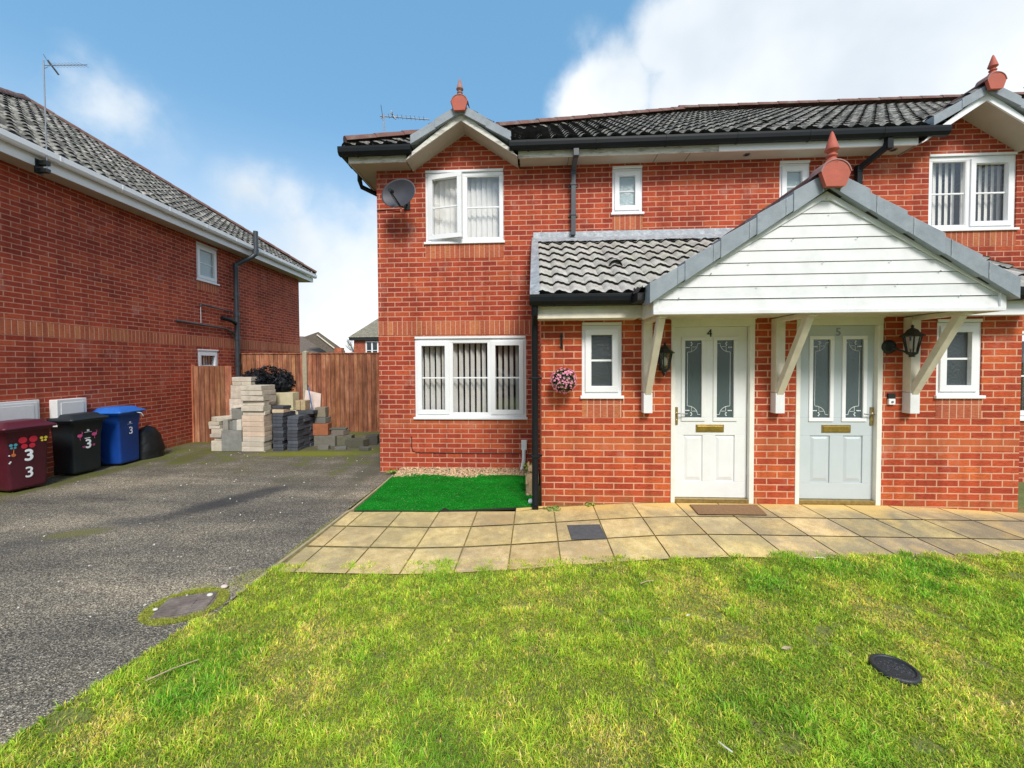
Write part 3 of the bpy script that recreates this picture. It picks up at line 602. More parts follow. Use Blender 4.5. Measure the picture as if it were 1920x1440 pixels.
# doors
def door(x0, mat, name_num, flip, lab):
    w_ = .91; fx0, fx1 = x0, x0 + w_; d = MB(); yl = PY + .045
    X = (lambda u: x0 + (w_ - u if flip else u))
    def bx(u0, u1, y0, y1, z0, z1, m, mb): mb.box(X(u0), X(u1), y0, y1, z0, z1, m)
    # leaf built as stiles, rails and sunk pieces
    gl = [(.168, .352), (.520, .704)]; L0, L1 = .045, .853; zb, zt = .135, 2.07
    g0, g1 = 1.045, 1.918; p0, p1 = .315, .845
    bx(L0, L1, yl, yl + .05, g1, zt, mat, d); bx(L0, L1, yl, yl + .05, p1, g0, mat, d); bx(L0, L1, yl, yl + .05, zb, p0, mat, d)
    for a, b in ((L0, gl[0][0]), (gl[0][1], gl[1][0]), (gl[1][1], L1)): bx(a, b, yl, yl + .05, g0, g1, mat, d)
    pn = [(.160, .368), (.510, .722)]
    for a, b in ((L0, pn[0][0]), (pn[0][1], pn[1][0]), (pn[1][1], L1)): bx(a, b, yl, yl + .05, p0, p1, mat, d)
    for a, b in pn:                                                    # sunk moulding round a raised field
        bx(a, b, yl + .012, yl + .05, p0, p1, mat, d)
        A = [(a + .012, yl + .012, p0 + .012), (b - .012, yl + .012, p0 + .012), (b - .012, yl + .012, p1 - .012), (a + .012, yl + .012, p1 - .012)]
        B = [(a + .040, yl + .001, p0 + .055), (b - .040, yl + .001, p0 + .055), (b - .040, yl + .001, p1 - .035), (a + .040, yl + .001, p1 - .035)]
        vs = [(X(p[0]), p[1], p[2]) for p in A + B]; d.add(vs, [(0, 1, 5, 4), (1, 2, 6, 5), (2, 3, 7, 6), (3, 0, 4, 7), (4, 5, 6, 7)], mat)
    leaf = HB(d, 'door', .003)
    leaf['label'] = lab
    fr = MB(); yf = PY - .008
    m = M_DFRAME
    fr.box(fx0, fx0 + .045, yf, PY + .09, .085, 2.07, M_WHITE if False else m); fr.box(fx1 - .052, fx1, yf, PY + .09, .085, 2.07, m); fr.box(fx0, fx1, yf - .002, PY + .09, 2.072, 2.147, m)
    fr.box(fx0 - .012, fx1 + .012, yf - .012, PY, 2.147, 2.165, m)
    fr.build('door_frame', leaf, .003)
    th = MB(); th.box(fx0 + .046, fx1 - .053, PY - .010, PY + .09, .088, .133, M_BRASSD); th.box(fx0 - .02, fx1 + .02, PY - .045, PY + .02, .01, .082, M_MATD); th.build('threshold', leaf, .003)
    for a, b in gl:
        fm = MB(); e = .040
        for q in ((a - e, b + e, g1, g1 + e), (a - e, b + e, g0 - e, g0), (a - e, a, g0, g1), (b, b + e, g0, g1)): bx(q[0], q[1], yl - .012, yl + .01, q[2], q[3], M_WHITE if flip else mat, fm)
        fm.build('glazing_bead', leaf, .004)
        g = MB(); bx(a - .002, b + .002, yl + .012, yl + .02, g0 - .002, g1 + .002, M_GLASSD, g); g.build('pane', leaf)
        ld = MB(); yy = yl + .010; r = .0024; inner = 1 if a < .4 else -1
        def P(u, z): return (X(a + (u if inner > 0 else (b - a - u))), yy, z)
        ww = b - a
        # long side line, quarter-round corners, squares, end sprigs
        ld.tube([P(.032, g0 + .135), P(.032, g1 - .135)], r, M_STICK, 6)
        for sgn, zz in ((1, g1), (-1, g0)):
            arc = [P(.032 + .008 + (.105) * math.sin(t), zz - sgn * (.035 + .095 * math.cos(t))) for t in [i * math.pi / 2 / 8 for i in range(9)]]
            ld.tube([P(.032, zz - sgn * .135)] + arc + [P(ww - .008, zz - sgn * .032)], r, M_STICK, 6)
            ld.tube([P(.078, zz - sgn * .125), P(.078, zz - sgn * .072), P(.128, zz - sgn * .072)], r, M_STICK, 6)
            for k in range(3): ld.ball(P(.018 + .016 * k, zz - sgn * .078), .0075, M_STICK, 4); ld.ball(P(.078 + (.004 if k % 2 else -.004), zz - sgn * (.022 + .016 * k)), .0075, M_STICK, 4)
        ld.build('leading', leaf)
    lp = MB(); bx(.292, .602, yl - .008, yl + .001, .880, .968, M_BRASSD, lp); bx(.305, .589, yl - .014, yl - .006, .893, .952, M_BRASS, lp); lp.build('letter_plate', leaf, .003)
    hd = MB(); hx = X(.073); hd.lathe([(.019, -.1), (.0195, 0), (.019, .1)], (hx, yl - .004, 1.065), M_BRASSD, 14, sy=.35)
    hd.ball((hx, yl - .012, 1.095), .014, M_BRASS, 6); q = 1 if not flip else -1
    hd.tube([(hx, yl - .01, 1.095), (hx, yl - .045, 1.095), (hx + q * .03, yl - .052, 1.097), (hx + q * .075, yl - .05, 1.090), (hx + q * .11, yl - .048, 1.094)], .0065, M_STEEL, 8)
    hd.ball((hx, yl - .008, 1.02), .010, M_BRASS, 6); hd.build('handle', leaf)
    nm = MB(); text_into(nm, name_num, .125, M_IRON if not flip else M_STEEL, T(X(.437), yl - .004, 1.995) @ FACE_Y, .003); nm.build('house_number', leaf)
    for zz in (1.86, 1.15, .45):
        hg = MB(); hg.tube([(X(.862), yl - .004, zz - .05), (X(.862), yl - .004, zz + .05)], .007, M_WHITE, 8); hg.build('hinge', leaf)
door(D1[0], M_DOORW, '4', False, 'white front door with two tall frosted panes and a dark number 4')
door(D2[0] - .004, M_DOORG, '5', True, 'pale blue-grey front door with white-beaded panes')

# main roof
EZ = 4.80; EYf = 5.75; GE = 4.915; RY, RZ = 9.9, 7.55; AX = 3.5; EXl = -2.75
def main_roof():
    mb = MB(); Vf = Vector((0, RY - EYf, RZ - EZ)); lf = Vf.length
    def uLf(v): return max(0, (v / lf)) * (AX - EXl)
    tiles(mb, (EXl, EYf, EZ), (1, 0, 0), Vf, lf, uLf, lambda v: HX + .3 - EXl, gauge=.30, wave=.20, mat=M_TILEM, jit=.16, seed=3, amp=.024, lip=.032, skip=lambda u, v: any(abs(EXl + u - g_) < .70 * (1 - max(0, v / lf * (RY - EYf) - .17) / .60) for g_ in (-1.03, 6.0)))
    Vl = Vector((AX - EXl, 0, RZ - EZ)); ll = Vl.length; k = RY - EYf
    mb.add([(EXl, EYf, EZ), (EXl, 14.05, EZ), (AX, RY, RZ)], [(0, 1, 2)], M_TILEM)
    mb.add([(EXl, 14.05, EZ), (HX + .3, 14.05, EZ), (HX + .3, RY, RZ), (AX, RY, RZ)], [(0, 1, 2, 3)], M_TILEM)
    mb.add([(HX + .3, 14.05, EZ), (HX + .3, EYf, EZ), (HX + .3, RY, RZ)], [(0, 1, 2)], M_TILEM)
    kz = (RZ - EZ) / (RY - EYf); y2 = 6.55; z2 = EZ - .03 + (y2 - EYf) * kz
    mb.add([(EXl + (AX - EXl) * (y2 - EYf) / (RY - EYf), y2, z2), (HX, y2, z2), (HX, RY, RZ - .03), (AX, RY, RZ - .03)], [(0, 1, 2, 3)], M_TILELIP)
    for xa, xb, ta, tb in ((EXl, -1.73, (AX - EXl) * (y2 - EYf) / (RY - EYf), .68), (-.33, 5.30, -.68, .68), (6.70, HX, -.68, 0)):
        mb.add([(xa, EYf + .02, EZ - .02), (xb, EYf + .02, EZ - .02), (xb + tb, y2, z2), (xa + ta, y2, z2)], [(0, 1, 2, 3)], M_TILELIP)
    return mb
r_main = HB(main_roof(), 'roof')
rd = MB(); ridge(rd, (EXl + .05, EYf + .03, EZ + .05), (AX, RY, RZ + .05), .11, .45, M_RIDGE); ridge(rd, (AX - .1, RY, RZ + .06), (HX, RY, RZ + .06), .12, .45, M_RIDGE)
o = HB(rd, 'ridge_tiles')
# the two small front gables in the eaves
GS = .60
def small_gable(gx, old):
    mb = MB(); hw = .68; zr = GE + hw * GS
    L_ = math.hypot(hw, hw * GS)
    for sg in (-1, 1):
        tiles(mb, (gx + sg * hw, 5.76, GE), (0, 1, 0), (-sg, 0, GS), L_, lambda v: 0, lambda v: .22 + (v / L_) * .60, gauge=.27, wave=.18, mat=M_TILEM, seed=8)
        mb.add([(gx + sg * (hw - .02), 5.77, GE - .015), (gx, 5.77, zr - .015), (gx, 6.53, zr - .015), (gx + sg * (hw - .02), 5.93, GE - .015)], [(0, 1, 2, 3)], M_TILELIP)
    HB(mb, 'gable_roof')
    r = MB(); ridge(r, (gx, 5.74, zr + .0), (gx, 6.6, zr + .0), .075, .4, M_RIDGE); HB(r, 'ridge_tiles')
    bb = MB(); m = M_PEEL if old else M_WHITE
    for sg in (-1, 1):                                  # bargeboard and sloping soffit
        a = (gx + sg * .80, 4.595); b = (gx, 4.595 + .80 * .66)
        def slab(y0, y1, d0, d1, mat, x_out=0.0):
            A = (a[0], a[1]); B = (b[0], b[1])
            vs = [(A[0], y0, A[1] + d0), (B[0], y0, B[1] + d0), (B[0], y1, B[1] + d0), (A[0], y1, A[1] + d0), (A[0] - sg * x_out, y0, A[1] + d1), (B[0], y0, B[1] + d1), (B[0], y1, B[1] + d1), (A[0] - sg * x_out, y1, A[1] + d1)]
            bb.hexa(vs, mat)
        slab(5.79, 5.81, 0, .118, m, .10)
        slab(5.805, 6.15, .002, .02, M_SOFFIT)
    HB(bb, 'bargeboard')
    vt = MB(); segs = 2
    for sg in (-1, 1):
        for i in range(segs):
            for_x0 = (hw + .02) * (1 - i / segs) + .015; x1 = (hw + .02) * (1 - (i + 1) / segs) - .0
            lift = .0 ; z = lambda x: GE + (hw - x) * GS
            o0 = .012 * (i % 1); hgt = .118
            vt.hexa([(gx + sg * for_x0, 5.735, z(for_x0) - hgt + .012), (gx + sg * x1, 5.742, z(x1) - hgt), (gx + sg * x1, 5.93, z(x1) - hgt), (gx + sg * for_x0, 5.93, z(for_x0) - hgt),
                     (gx + sg * for_x0, 5.735, z(for_x0) + .022), (gx + sg * x1, 5.742, z(x1) + .004), (gx + sg * x1, 5.93, z(x1) + .004), (gx + sg * for_x0, 5.93, z(for_x0) + .022)], M_VERGE)
    HB(vt, 'verge_tiles', .004)
    finial(gx, 5.68, zr - .02, M_TERRAG if old else M_TERRA, .78, M_TERRA)
def finial(x, y, z, mat, s=1.0, face=None):
    mb = MB(); n = 12; prof = []
    for k in range(n + 1):
        t = math.pi * k / n; prof.append((-.135 * math.cos(t) * s, (.03 + .11 * math.sin(t)) * s))
    prof = [(-.095 * s, -.125 * s), (-.145 * s, .02 * s)] + prof[1:-1] + [(.145 * s, .02 * s), (.095 * s, -.125 * s)]
    m = len(prof); vs = [(x + a, y, z + b) for a, b in prof] + [(x + a, y + .05 * s, z + b) for a, b in prof]
    mb.add(vs, [tuple(range(m)), tuple(range(m, 2 * m))[::-1]] + [(i, (i + 1) % m, m + (i + 1) % m, m + i) for i in range(m)], face or mat)
    arc = prof[1:-1]; vs = []
    for sc_, yy in ((1.0, y - .006), (1.09, y - .006), (1.09, y + .20 * s), (1.0, y + .20 * s)): vs += [(x + a * sc_, yy, z + b * sc_) for a, b in arc]
    k = len(arc); mb.add(vs, [(j * k + i, j * k + i + 1, (j + 1) * k + i + 1, (j + 1) * k + i) for j in range(3) for i in range(k - 1)], M_TERRAG if face else mat, True)
    mb.lathe([(r_ * s, (.12 + (z_ - .12) * 1.28) * s) for r_, z_ in ((.075, .12), (.055, .155), (.036, .175), (.052, .188), (.052, .197), (.030, .21), (.045, .225), (.066, .240), (.058, .262), (.016, .375), (.005, .392))], (x, y + .07 * s, z), mat, 18)
    HB(mb, 'finial', .003)
small_gable(-1.03, True); small_gable(6.0, False)

# fascias, soffits, gutters
for q in ((-2.68, -1.84, 5.85, M_PEEL, ''), (-.22, 2.565, 5.85, M_PEEL, 'weathered peeling fascia board'), (2.567, 5.19, 5.84, M_WHITE, 'clean white fascia board'), (6.8, HX, 5.84, M_WHITE, '')):
    fa = MB(); fa.box(q[0], q[1], q[2], 5.87, 4.60, 4.72, q[3]); o = HB(fa, 'fascia', .002)
    if q[4]: o['label'] = q[4]
fa = MB(); fa.box(-2.70, -2.681, 5.85, 14.0, 4.60, 4.72, M_PEEL); HB(fa, 'fascia', .002)
so = MB()
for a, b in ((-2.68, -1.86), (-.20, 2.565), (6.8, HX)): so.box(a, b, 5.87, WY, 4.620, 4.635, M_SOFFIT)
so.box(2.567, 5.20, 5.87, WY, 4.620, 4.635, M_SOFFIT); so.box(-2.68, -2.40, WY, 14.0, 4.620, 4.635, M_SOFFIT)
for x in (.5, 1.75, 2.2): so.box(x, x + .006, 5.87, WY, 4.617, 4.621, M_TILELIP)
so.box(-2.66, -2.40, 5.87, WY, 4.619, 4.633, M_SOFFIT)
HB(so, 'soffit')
for x in (3.02, 5.0):
    q = MB(); q.lathe([(.045, 0), (.045, .006)], (x, 6.0, 4.611), M_STEEL, 16); q.lathe([(.03, 0), (.03, .006)], (x, 6.0, 4.608), M_TILELIP, 16); HB(q, 'soffit_vent')
for A_, B_ in (((-2.80, 5.785, 4.785), (-1.74, 5.785, 4.785)), ((-.34, 5.785, 4.785), (5.50, 5.785, 4.785)), ((6.66, 5.785, 4.785), (HX, 5.785, 4.785)), ((-2.755, 14.0, 4.785), (-2.755, 5.80, 4.785))):
    q = MB(); gutter(q, A_, B_, M_BLACK); HB(q, 'gutter', .002)
def pipe(pts, r, mat, clips=(), square=False, name='downpipe', wally=None):
    mb = MB()
    if square:
        for a, b in zip(pts, pts[1:]): mb.beam(a, b, 2 * r, 2 * r, mat, up=(0, 1, 0) if abs(a[2] - b[2]) > .05 and abs(a[0] - b[0]) < .05 and abs(a[1] - b[1]) < .05 else (0, 0, 1))
        for p in pts[1:-1]: mb.box(p[0] - r * 1.15, p[0] + r * 1.15, p[1] - r * 1.15, p[1] + r * 1.15, p[2] - .05, p[2] + .05, mat)
    else: mb.tube(pts, r, mat, 14)
    for (x, y, z, dy) in clips:
        mb.box(x - r * 1.25, x + r * 1.25, y - r * 1.25, y + dy, z - .015, z + .015, mat); mb.box(x - r * 2.1, x + r * 2.1, y + dy - .012, y + dy, z - .012, z + .012, mat)
    return HB(mb, name, .003)
pipe([(.595, 5.80, 4.70), (.595, 5.80, 4.62), (.585, 6.08, 4.50), (.58, 6.08, 3.56)], .033, M_SOILPIPE, [(.58, 6.08, 4.30, .068), (.58, 6.08, 3.86, .068)], True)
pipe([(4.77, 5.80, 4.72), (4.77, 5.80, 4.58), (4.60, 6.08, 4.40), (4.59, 6.08, 3.56)], .033, M_BLACK, [(4.59, 6.08, 4.2, .068)], True)
pipe([(-2.75, 6.35, 4.72), (-2.75, 6.35, 4.58), (-2.74, 6.4, 4.50), (-2.50, 6.58, 4.42), (-2.46, 6.6, 4.3), (-2.455, 6.6, .05)], .036, M_BLACK)
# lean-to porch roof, verge, flashing
LZ0, LY0 = 2.40, 4.36; Vp = Vector((0, WY - .02 - LY0, 3.50 - LZ0))
mb = MB(); tiles(mb, (.03, LY0, LZ0), (1, 0, 0), Vp, Vp.length, lambda v: 0, lambda v: 5.25, gauge=.27, wave=.18, mat=M_TILE, jit=.10, seed=5, amp=.022, lip=.036)
mb.add([(.03, LY0 + .02, LZ0 - .02), (5.28, LY0 + .02, LZ0 - .02), (5.28, WY, 3.50), (.03, WY, 3.50)], [(0, 1, 2, 3)], M_TILELIP)
HB(mb, 'porch_roof')
fl = MB(); fl.box(-.01, 5.3, WY - .012, WY - .001, 3.48, 3.635, M_LEAD)
n = 60; vs = []
for i in range(n + 1):
    x = -.01 + 5.3 * i / n; wv = .012 * math.sin(i * 1.9) + .010 * math.sin(i * .7 + 1)
    vs += [(x, WY - .012, 3.560), (x, WY - .17, 3.470 + wv * .5), (x, WY - .20 + wv, 3.440)]
fl.add(vs, [(3 * i + j, 3 * (i + 1) + j, 3 * (i + 1) + j + 1, 3 * i + j + 1) for i in range(n) for j in range(2)], M_LEAD, True)
Q = lambda y, dz: LZ0 + (y - LY0) * (3.50 - LZ0) / (WY - .02 - LY0) + dz
fl.hexa([(-.045, LY0 - .01, Q(LY0, -.10)), (.05, LY0 - .01, Q(LY0, -.06)), (.05, WY, Q(WY, -.02)), (-.045, WY, Q(WY, -.10)), (-.045, LY0 - .01, Q(LY0, .02)), (.06, LY0 - .01, Q(LY0, .055)), (.06, WY - .02, Q(WY, .055)), (-.03, WY - .02, Q(WY, .045))], M_LEAD)
HB(fl, 'lead_flashing')
pf = MB()
pf.box(.04, 1.160, 4.42, 4.44, 2.150, 2.285, M_CREAM); pf.box(.04, 1.160, 4.412, 4.42, 2.152, 2.178, M_CREAM); HB(pf, 'fascia', .002); pf = MB(); pf.box(4.345, 5.22, 4.42, 4.44, 2.140, 2.285, M_WHITE); HB(pf, 'fascia', .002); pf = MB()
pf.box(.04, 1.125, 4.44, PY, 2.150, 2.165, M_CREAM); pf.box(4.345, 5.2, 4.44, PY, 2.150, 2.165, M_WHITE); pf.box(.02, .04, 4.42, PY, 2.15, 2.45, M_CREAM)
HB(pf, 'soffit', .002)
for A_, B_ in (((-.05, 4.35, 2.395), (1.10, 4.35, 2.395)), ((4.38, 4.35, 2.395), (5.26, 4.35, 2.395))): q = MB(); gutter(q, A_, B_, M_BLACK); HB(q, 'gutter', .002)
rg = random.Random(4)
for sx, x in ((1, 1.04), (-1, 4.40)):      # crumpled black valley underlay beside the canopy foot
    cr = MB(); n = 7; vs = [(x + (.085 * i / n - .02) * 1.0 + rg.uniform(-.01, .01), 4.05 + .38 * j / n + rg.uniform(-.015, .015), 2.29 + .15 * (1 - abs(i / n - .5)) * .9 + .05 * j / n + rg.uniform(-.016, .016)) for j in range(n + 1) for i in range(n + 1)]
    cr.add(vs, [(j * (n + 1) + i, j * (n + 1) + i + 1, (j + 1) * (n + 1) + i + 1, (j + 1) * (n + 1) + i) for j in range(n) for i in range(n)], M_BAG, True)
    cr.box(x - .02, x + .075, 4.08, 4.40, 2.285, 2.36, M_BAG); HB(cr, 'valley_underlay')
pipe([(0.005, 4.37, 2.29), (0.005, 4.37, 2.20), (0.005, 4.55, 2.10), (0.005, 4.555, .08), (0.005, 4.50, .045)], .036, M_BLACK, [(0.01, 4.56, 1.50, .05), (0.01, 4.56, .62, .05)], False)
# tile vents
def vent(x, y, z, mat, s=1):
    mb = MB(); n = 8; vs = []
    for yy, rr in ((y, .085 * s), (y + .16 * s, .05 * s), (y + .26 * s, .01)):
        for k in range(n + 1): t = math.pi * k / n; vs.append((x + rr * math.cos(t), yy, z + rr * math.sin(t) * 1.0 + (yy - y) * .55))
    m = n + 1; mb.add(vs, [(j * m + i, j * m + i + 1, (j + 1) * m + i + 1, (j + 1) * m + i) for j in range(2) for i in range(n)], mat, True)
    mb.add([(v[0], v[1] + .025, v[2]) for v in vs[:m]], [tuple(range(m))], M_TILELIP); HB(mb, 'roof_vent')
vent(1.00, 5.05, Q(5.05, .02), M_TILE); vent(1.06, 6.50, EZ + .655 * .75 + .01, M_TILEM, .9); vent(3.56, 6.55, EZ + .655 * .8 + .01, M_TILEM, .9)

# ------------------------------------------------------------------ canopy
CX, CYf, CB = 2.735, 4.0, 2.165; HWc = 1.57; CS = .632
def xw(z): return min(HWc, max(0.02, (3.275 - z) / CS))
cl = MB(); pitch = .1125; z = CB; k = 0
while z < 3.26:
    z1 = min(z + pitch, 3.262); a0, a1 = xw(z), xw(z1 - .003)
    vs = [(CX - a0, CYf - .008, z), (CX + a0, CYf - .008, z), (CX + a1, CYf, z1 - .006), (CX - a1, CYf, z1 - .006), (CX - a0, CYf + .02, z), (CX + a0, CYf + .02, z), (CX + a1, CYf + .02, z1 - .001), (CX - a1, CYf + .02, z1 - .001)]
    if z < 2.283 < z1:       # board that carries the shoulder of the gable
        zs = 2.283
        cl.hexa([(CX - HWc, CYf - .012, z), (CX + HWc, CYf - .012, z), (CX + HWc, CYf, zs), (CX - HWc, CYf, zs), (CX - HWc, CYf + .02, z), (CX + HWc, CYf + .02, z), (CX + HWc, CYf + .02, zs), (CX - HWc, CYf + .02, zs)][0:2] + [(CX + HWc, CYf - .004, zs), (CX - HWc, CYf - .004, zs), (CX - HWc, CYf + .02, z), (CX + HWc, CYf + .02, z), (CX + HWc, CYf + .02, zs), (CX - HWc, CYf + .02, zs)], M_CLAD)
        cl.hexa([(CX - HWc, CYf - .0042, zs), (CX + HWc, CYf - .0042, zs), (CX + a1, CYf, z1 - .006), (CX - a1, CYf, z1 - .006), (CX - HWc, CYf + .02, zs), (CX + HWc, CYf + .02, zs), (CX + a1, CYf + .02, z1 - .001), (CX - a1, CYf + .02, z1 - .001)], M_CLAD)
    else: cl.hexa(vs, M_CLAD)
    z = z1; k += 1
cl.add([(CX - HWc, CYf + .012, CB), (CX + HWc, CYf + .012, CB), (CX + HWc, CYf + .012, 2.283), (CX, CYf + .012, 3.275), (CX - HWc, CYf + .012, 2.283)], [(0, 1, 2, 3, 4)], pm('cladding_groove', (.55, .55, .55), .8))
HB(cl, 'gable_cladding')
for i, (dx, dz) in enumerate([(-.62, .16), (0.02, .16), (.64, .16), (-1.35, .06), (-.7, .38), (-.02, .38), (.58, .38), (.28, .6), (-.3, .6), (.03, .83), (1.2, .05), (1.47, .05), (-1.05, .29), (1.02, .28), (-1.55, .075)]):
    sc_ = MB(); sc_.lathe([(.0065, 0), (.0065, .004)], (CX + dx, CYf - .015, CB + .06 + dz), M_STEEL, 8, ax=(0, -1, 0)); HB(sc_, 'screw')
tr = MB()
for sg in (-1, 1):
    A = Vector((CX + sg * (HWc + .005), CYf - .016, 2.272)); B = Vector((CX, CYf - .016, 3.262))
    tr.hexa([(A.x, CYf - .020, A.z - .01), (B.x, CYf - .020, B.z - .062), (B.x, CYf - .006, B.z - .062), (A.x, CYf - .006, A.z - .01), (A.x, CYf - .020, A.z + .03), (B.x, CYf - .020, B.z), (B.x, CYf - .006, B.z), (A.x, CYf - .006, A.z + .03)], M_CLAD)
    tr.box(CX + sg * (HWc - .030), CX + sg * (HWc + .022), CYf - .024, CYf + .03, CB - .03, 2.30, M_CLAD)
tr.box(CX - HWc - .02, CX + HWc + .02, CYf - .026, CYf + .03, CB - .035, CB, M_CLAD)
for sg in (-1, 1):
    x = CX + sg * (HWc + .004)
    tr.box(x - .009, x + .009, CYf + .03, 4.415, CB - .035, 2.30, M_CREAM); tr.box(x - .016, x + .016, CYf + .031, 4.40, CB - .037, CB - .01, M_CREAM)
HB(tr, 'canopy_trim', .003)
cs_ = MB(); cs_.box(CX - HWc + .01, CX + HWc - .01, CYf + .03, PY, CB - .008, CB + .006, M_CREAM)
for i in range(1, 6): yy = CYf + .03 + i * .1; cs_.box(CX - HWc + .02, CX + HWc - .02, yy, yy + .004, CB - .0095, CB - .007, M_JOINT)
HB(cs_, 'canopy_soffit')
cr = MB(); ez = 2.335; hw = HWc + .05; zr = ez + hw * CS; LL = math.hypot(hw, hw * CS)
for sg in (-1, 1):
    def uR(v): zz = ez + v / LL * hw * CS; return max(.3, LY0 + (zz - LZ0) / .6145 - 3.98 + .05)
    tiles(cr, (CX + sg * hw, 3.98, ez), (0, 1, 0), (-sg, 0, CS), LL, lambda v: 0, uR, gauge=.27, wave=.18, mat=M_TILE, seed=12)
    cr.add([(CX + sg * (hw - .02), 3.99, ez - .01), (CX, 3.99, zr - .01), (CX, 6.1, zr - .01), (CX + sg * (hw - .02), 4.4, ez - .01)], [(0, 1, 2, 3)], M_TILELIP)
HB(cr, 'canopy_roof')
r = MB(); ridge(r, (CX, 3.97, zr + .035), (CX, 6.12, zr + .035), .10, .42, M_RIDGE); HB(r, 'ridge_tiles')
vt = MB(); segs = 5
for sg in (-1, 1):
    hx = hw + .01
    for i in range(segs):
        xa = hx * (1 - i / segs) + .012; xb = hx * (1 - (i + 1) / segs); z_ = lambda x: ez + .075 + (hw - x) * CS; hg = .165; up = .026
        vt.hexa([(CX + sg * xa, 3.915, z_(xa) - hg - .004), (CX + sg * xb, 3.925, z_(xb) - hg + .01), (CX + sg * xb, 4.13, z_(xb) - hg + .01), (CX + sg * xa, 4.13, z_(xa) - hg),
                 (CX + sg * xa, 3.915, z_(xa) + up), (CX + sg * xb, 3.925, z_(xb)), (CX + sg * xb, 4.13, z_(xb)), (CX + sg * xa, 4.13, z_(xa) + up)], M_VERGE)
        xm = xb + (xa - xb) * .22; vt.hexa([(CX + sg * (xm + .004), 3.9155, z_(xm) - hg + .008), (CX + sg * (xm - .004), 3.9155, z_(xm) - hg + .008), (CX + sg * (xm - .004), 3.93, z_(xm) - hg + .008), (CX + sg * (xm + .004), 3.93, z_(xm) - hg + .008), (CX + sg * (xm + .004), 3.9155, z_(xm) + .002), (CX + sg * (xm - .004), 3.9155, z_(xm) + .006), (CX + sg * (xm - .004), 3.93, z_(xm) + .006), (CX + sg * (xm + .004), 3.93, z_(xm) + .002)], M_LEAD)
HB(vt, 'verge_tiles', .005)
ga = MB()
for sg in (-1, 1): ga.hexa([(CX + sg * (hw - .0), 3.96, ez - .085), (CX, 3.96, zr - .085), (CX, 4.05, zr - .085), (CX + sg * hw, 4.05, ez - .085), (CX + sg * hw, 3.96, ez - .03), (CX, 3.96, zr - .03), (CX, 4.05, zr - .03), (CX + sg * hw, 4.05, ez - .03)], M_TILELIP)
HB(ga, 'undercloak')
finial(CX - .005, 3.86, zr + .01, M_TERRA, .87, M_TERRA)
for bx_ in (1.255, 2.667, 4.058):
    b = MB(); c = M_CREAM; h_ = .048
    b.box(bx_ - h_, bx_ + h_, 4.55, PY, 1.34, 2.145, c); b.box(bx_ - h_ - .001, bx_ + h_ + .001, 4.548, PY, 1.11, 1.335, M_CLAD)
    b.beam((bx_, 4.585, 1.32), (bx_, 4.10, 2.12), .070, .070, c); b.box(bx_ - .040, bx_ + .040, 4.03, 4.55, 2.105, 2.150, c)
    HB(b, 'canopy_bracket', .005)

# ------------------------------------------------------------------ things fixed to the houses
def wall_lantern(name, x, y, z, label, disc):
    t = thing(name, label, 'wall lamp', (x, PY, z), 0, 'black carriage lamps beside the doors')
    b = MB(); yy = y - PY
    if disc: b.lathe([(.075, 0), (.075, .02), (.05, .03)], (-.10, 0, -.02), M_IRON, 20, ax=(0, -1, 0)); b.tube([(-.10, -.02, -.02), (-.06, -.09, -.06), (0, yy, -.10)], .011, M_IRON, 8)
    else: b.box(-.035, .035, -.014, 0, -.11, .10, M_IRON); b.tube([(0, -.01, -.12), (0, yy * .7, -.16), (0, yy, -.11)], .010, M_IRON, 8)
    n = 6; rb, rt, zb, zt = .045, .078, -.09, .085
    for k in range(n):
        a = 2 * math.pi * k / n; b.tube([(rb * math.cos(a), yy + rb * math.sin(a), zb), (rt * math.cos(a), yy + rt * math.sin(a), zt)], .007, M_IRON, 6)
    b.lathe([(.03, -.135), (.022, -.12), (.05, -.10), (.052, -.085)], (0, yy, 0), M_IRON, 12); b.build('lamp_body', t)
    h = MB(); h.lathe([(.105, .08), (.108, .09), (.060, .125), (.045, .15), (.020, .165), (.010, .175), (.016, .19), (.002, .205)], (0, yy, 0), M_IRON, 6); h.build('lamp_cap', t)
    g = MB(); g.lathe([(rb - .004, zb), (rt - .006, zt)], (0, yy, 0), M_GLASSF, 6); g.build('lamp_glass', t)
    u = MB(); u.ball((0, yy, -.01), .028, M_CLOUDY, 8, (1, 1, 1.9)); u.build('bulb', t)
wall_lantern('wall_lantern', 1.435, PY - .10, 1.69, 'black lantern with a flat back plate between the left canopy bracket and the white door', False)
wall_lantern('wall_lantern', 3.955, PY - .17, 1.85, 'black lantern on a round back plate between the blue-grey door and the right canopy bracket', True)
t = thing('doorbell', 'small white doorbell with a black hood to the right of the blue-grey door', 'doorbell', (3.89, PY, 1.26))
b = MB(); b.box(-.038, .038, -.022, 0, .005, .065, M_IRON); b.build('doorbell_hood', t, .005); b = MB(); b.box(-.034, .034, -.026, 0, -.062, .003, M_WHITE); b.build('doorbell_body', t, .006)
b = MB(); b.lathe([(.012, 0), (.012, .006)], (0, -.026, -.03), M_STEEL, 14, ax=(0, -1, 0)); b.build('button', t)
t = thing('satellite_dish', 'dark grey oval satellite dish on the brickwork left of the open upstairs window', 'satellite dish', (-1.93, WY, 4.12))
b = MB(); dn = Vector((-.16, -1, .06)).normalized(); n = 12; q = Vector((0, 0, 1)).rotation_difference(dn); vs = []; fs = []; cc = Vector((0, -.30, .0)); m = 32
for off in (0, -.006):
    for i in range(n + 1):
        for k in range(m):
            a = 2 * math.pi * k / m; rr = i / n; lv = Vector((.265 * rr * math.cos(a), .205 * rr * math.sin(a), .075 * rr * rr + off)); vs.append(tuple(cc + q @ lv))
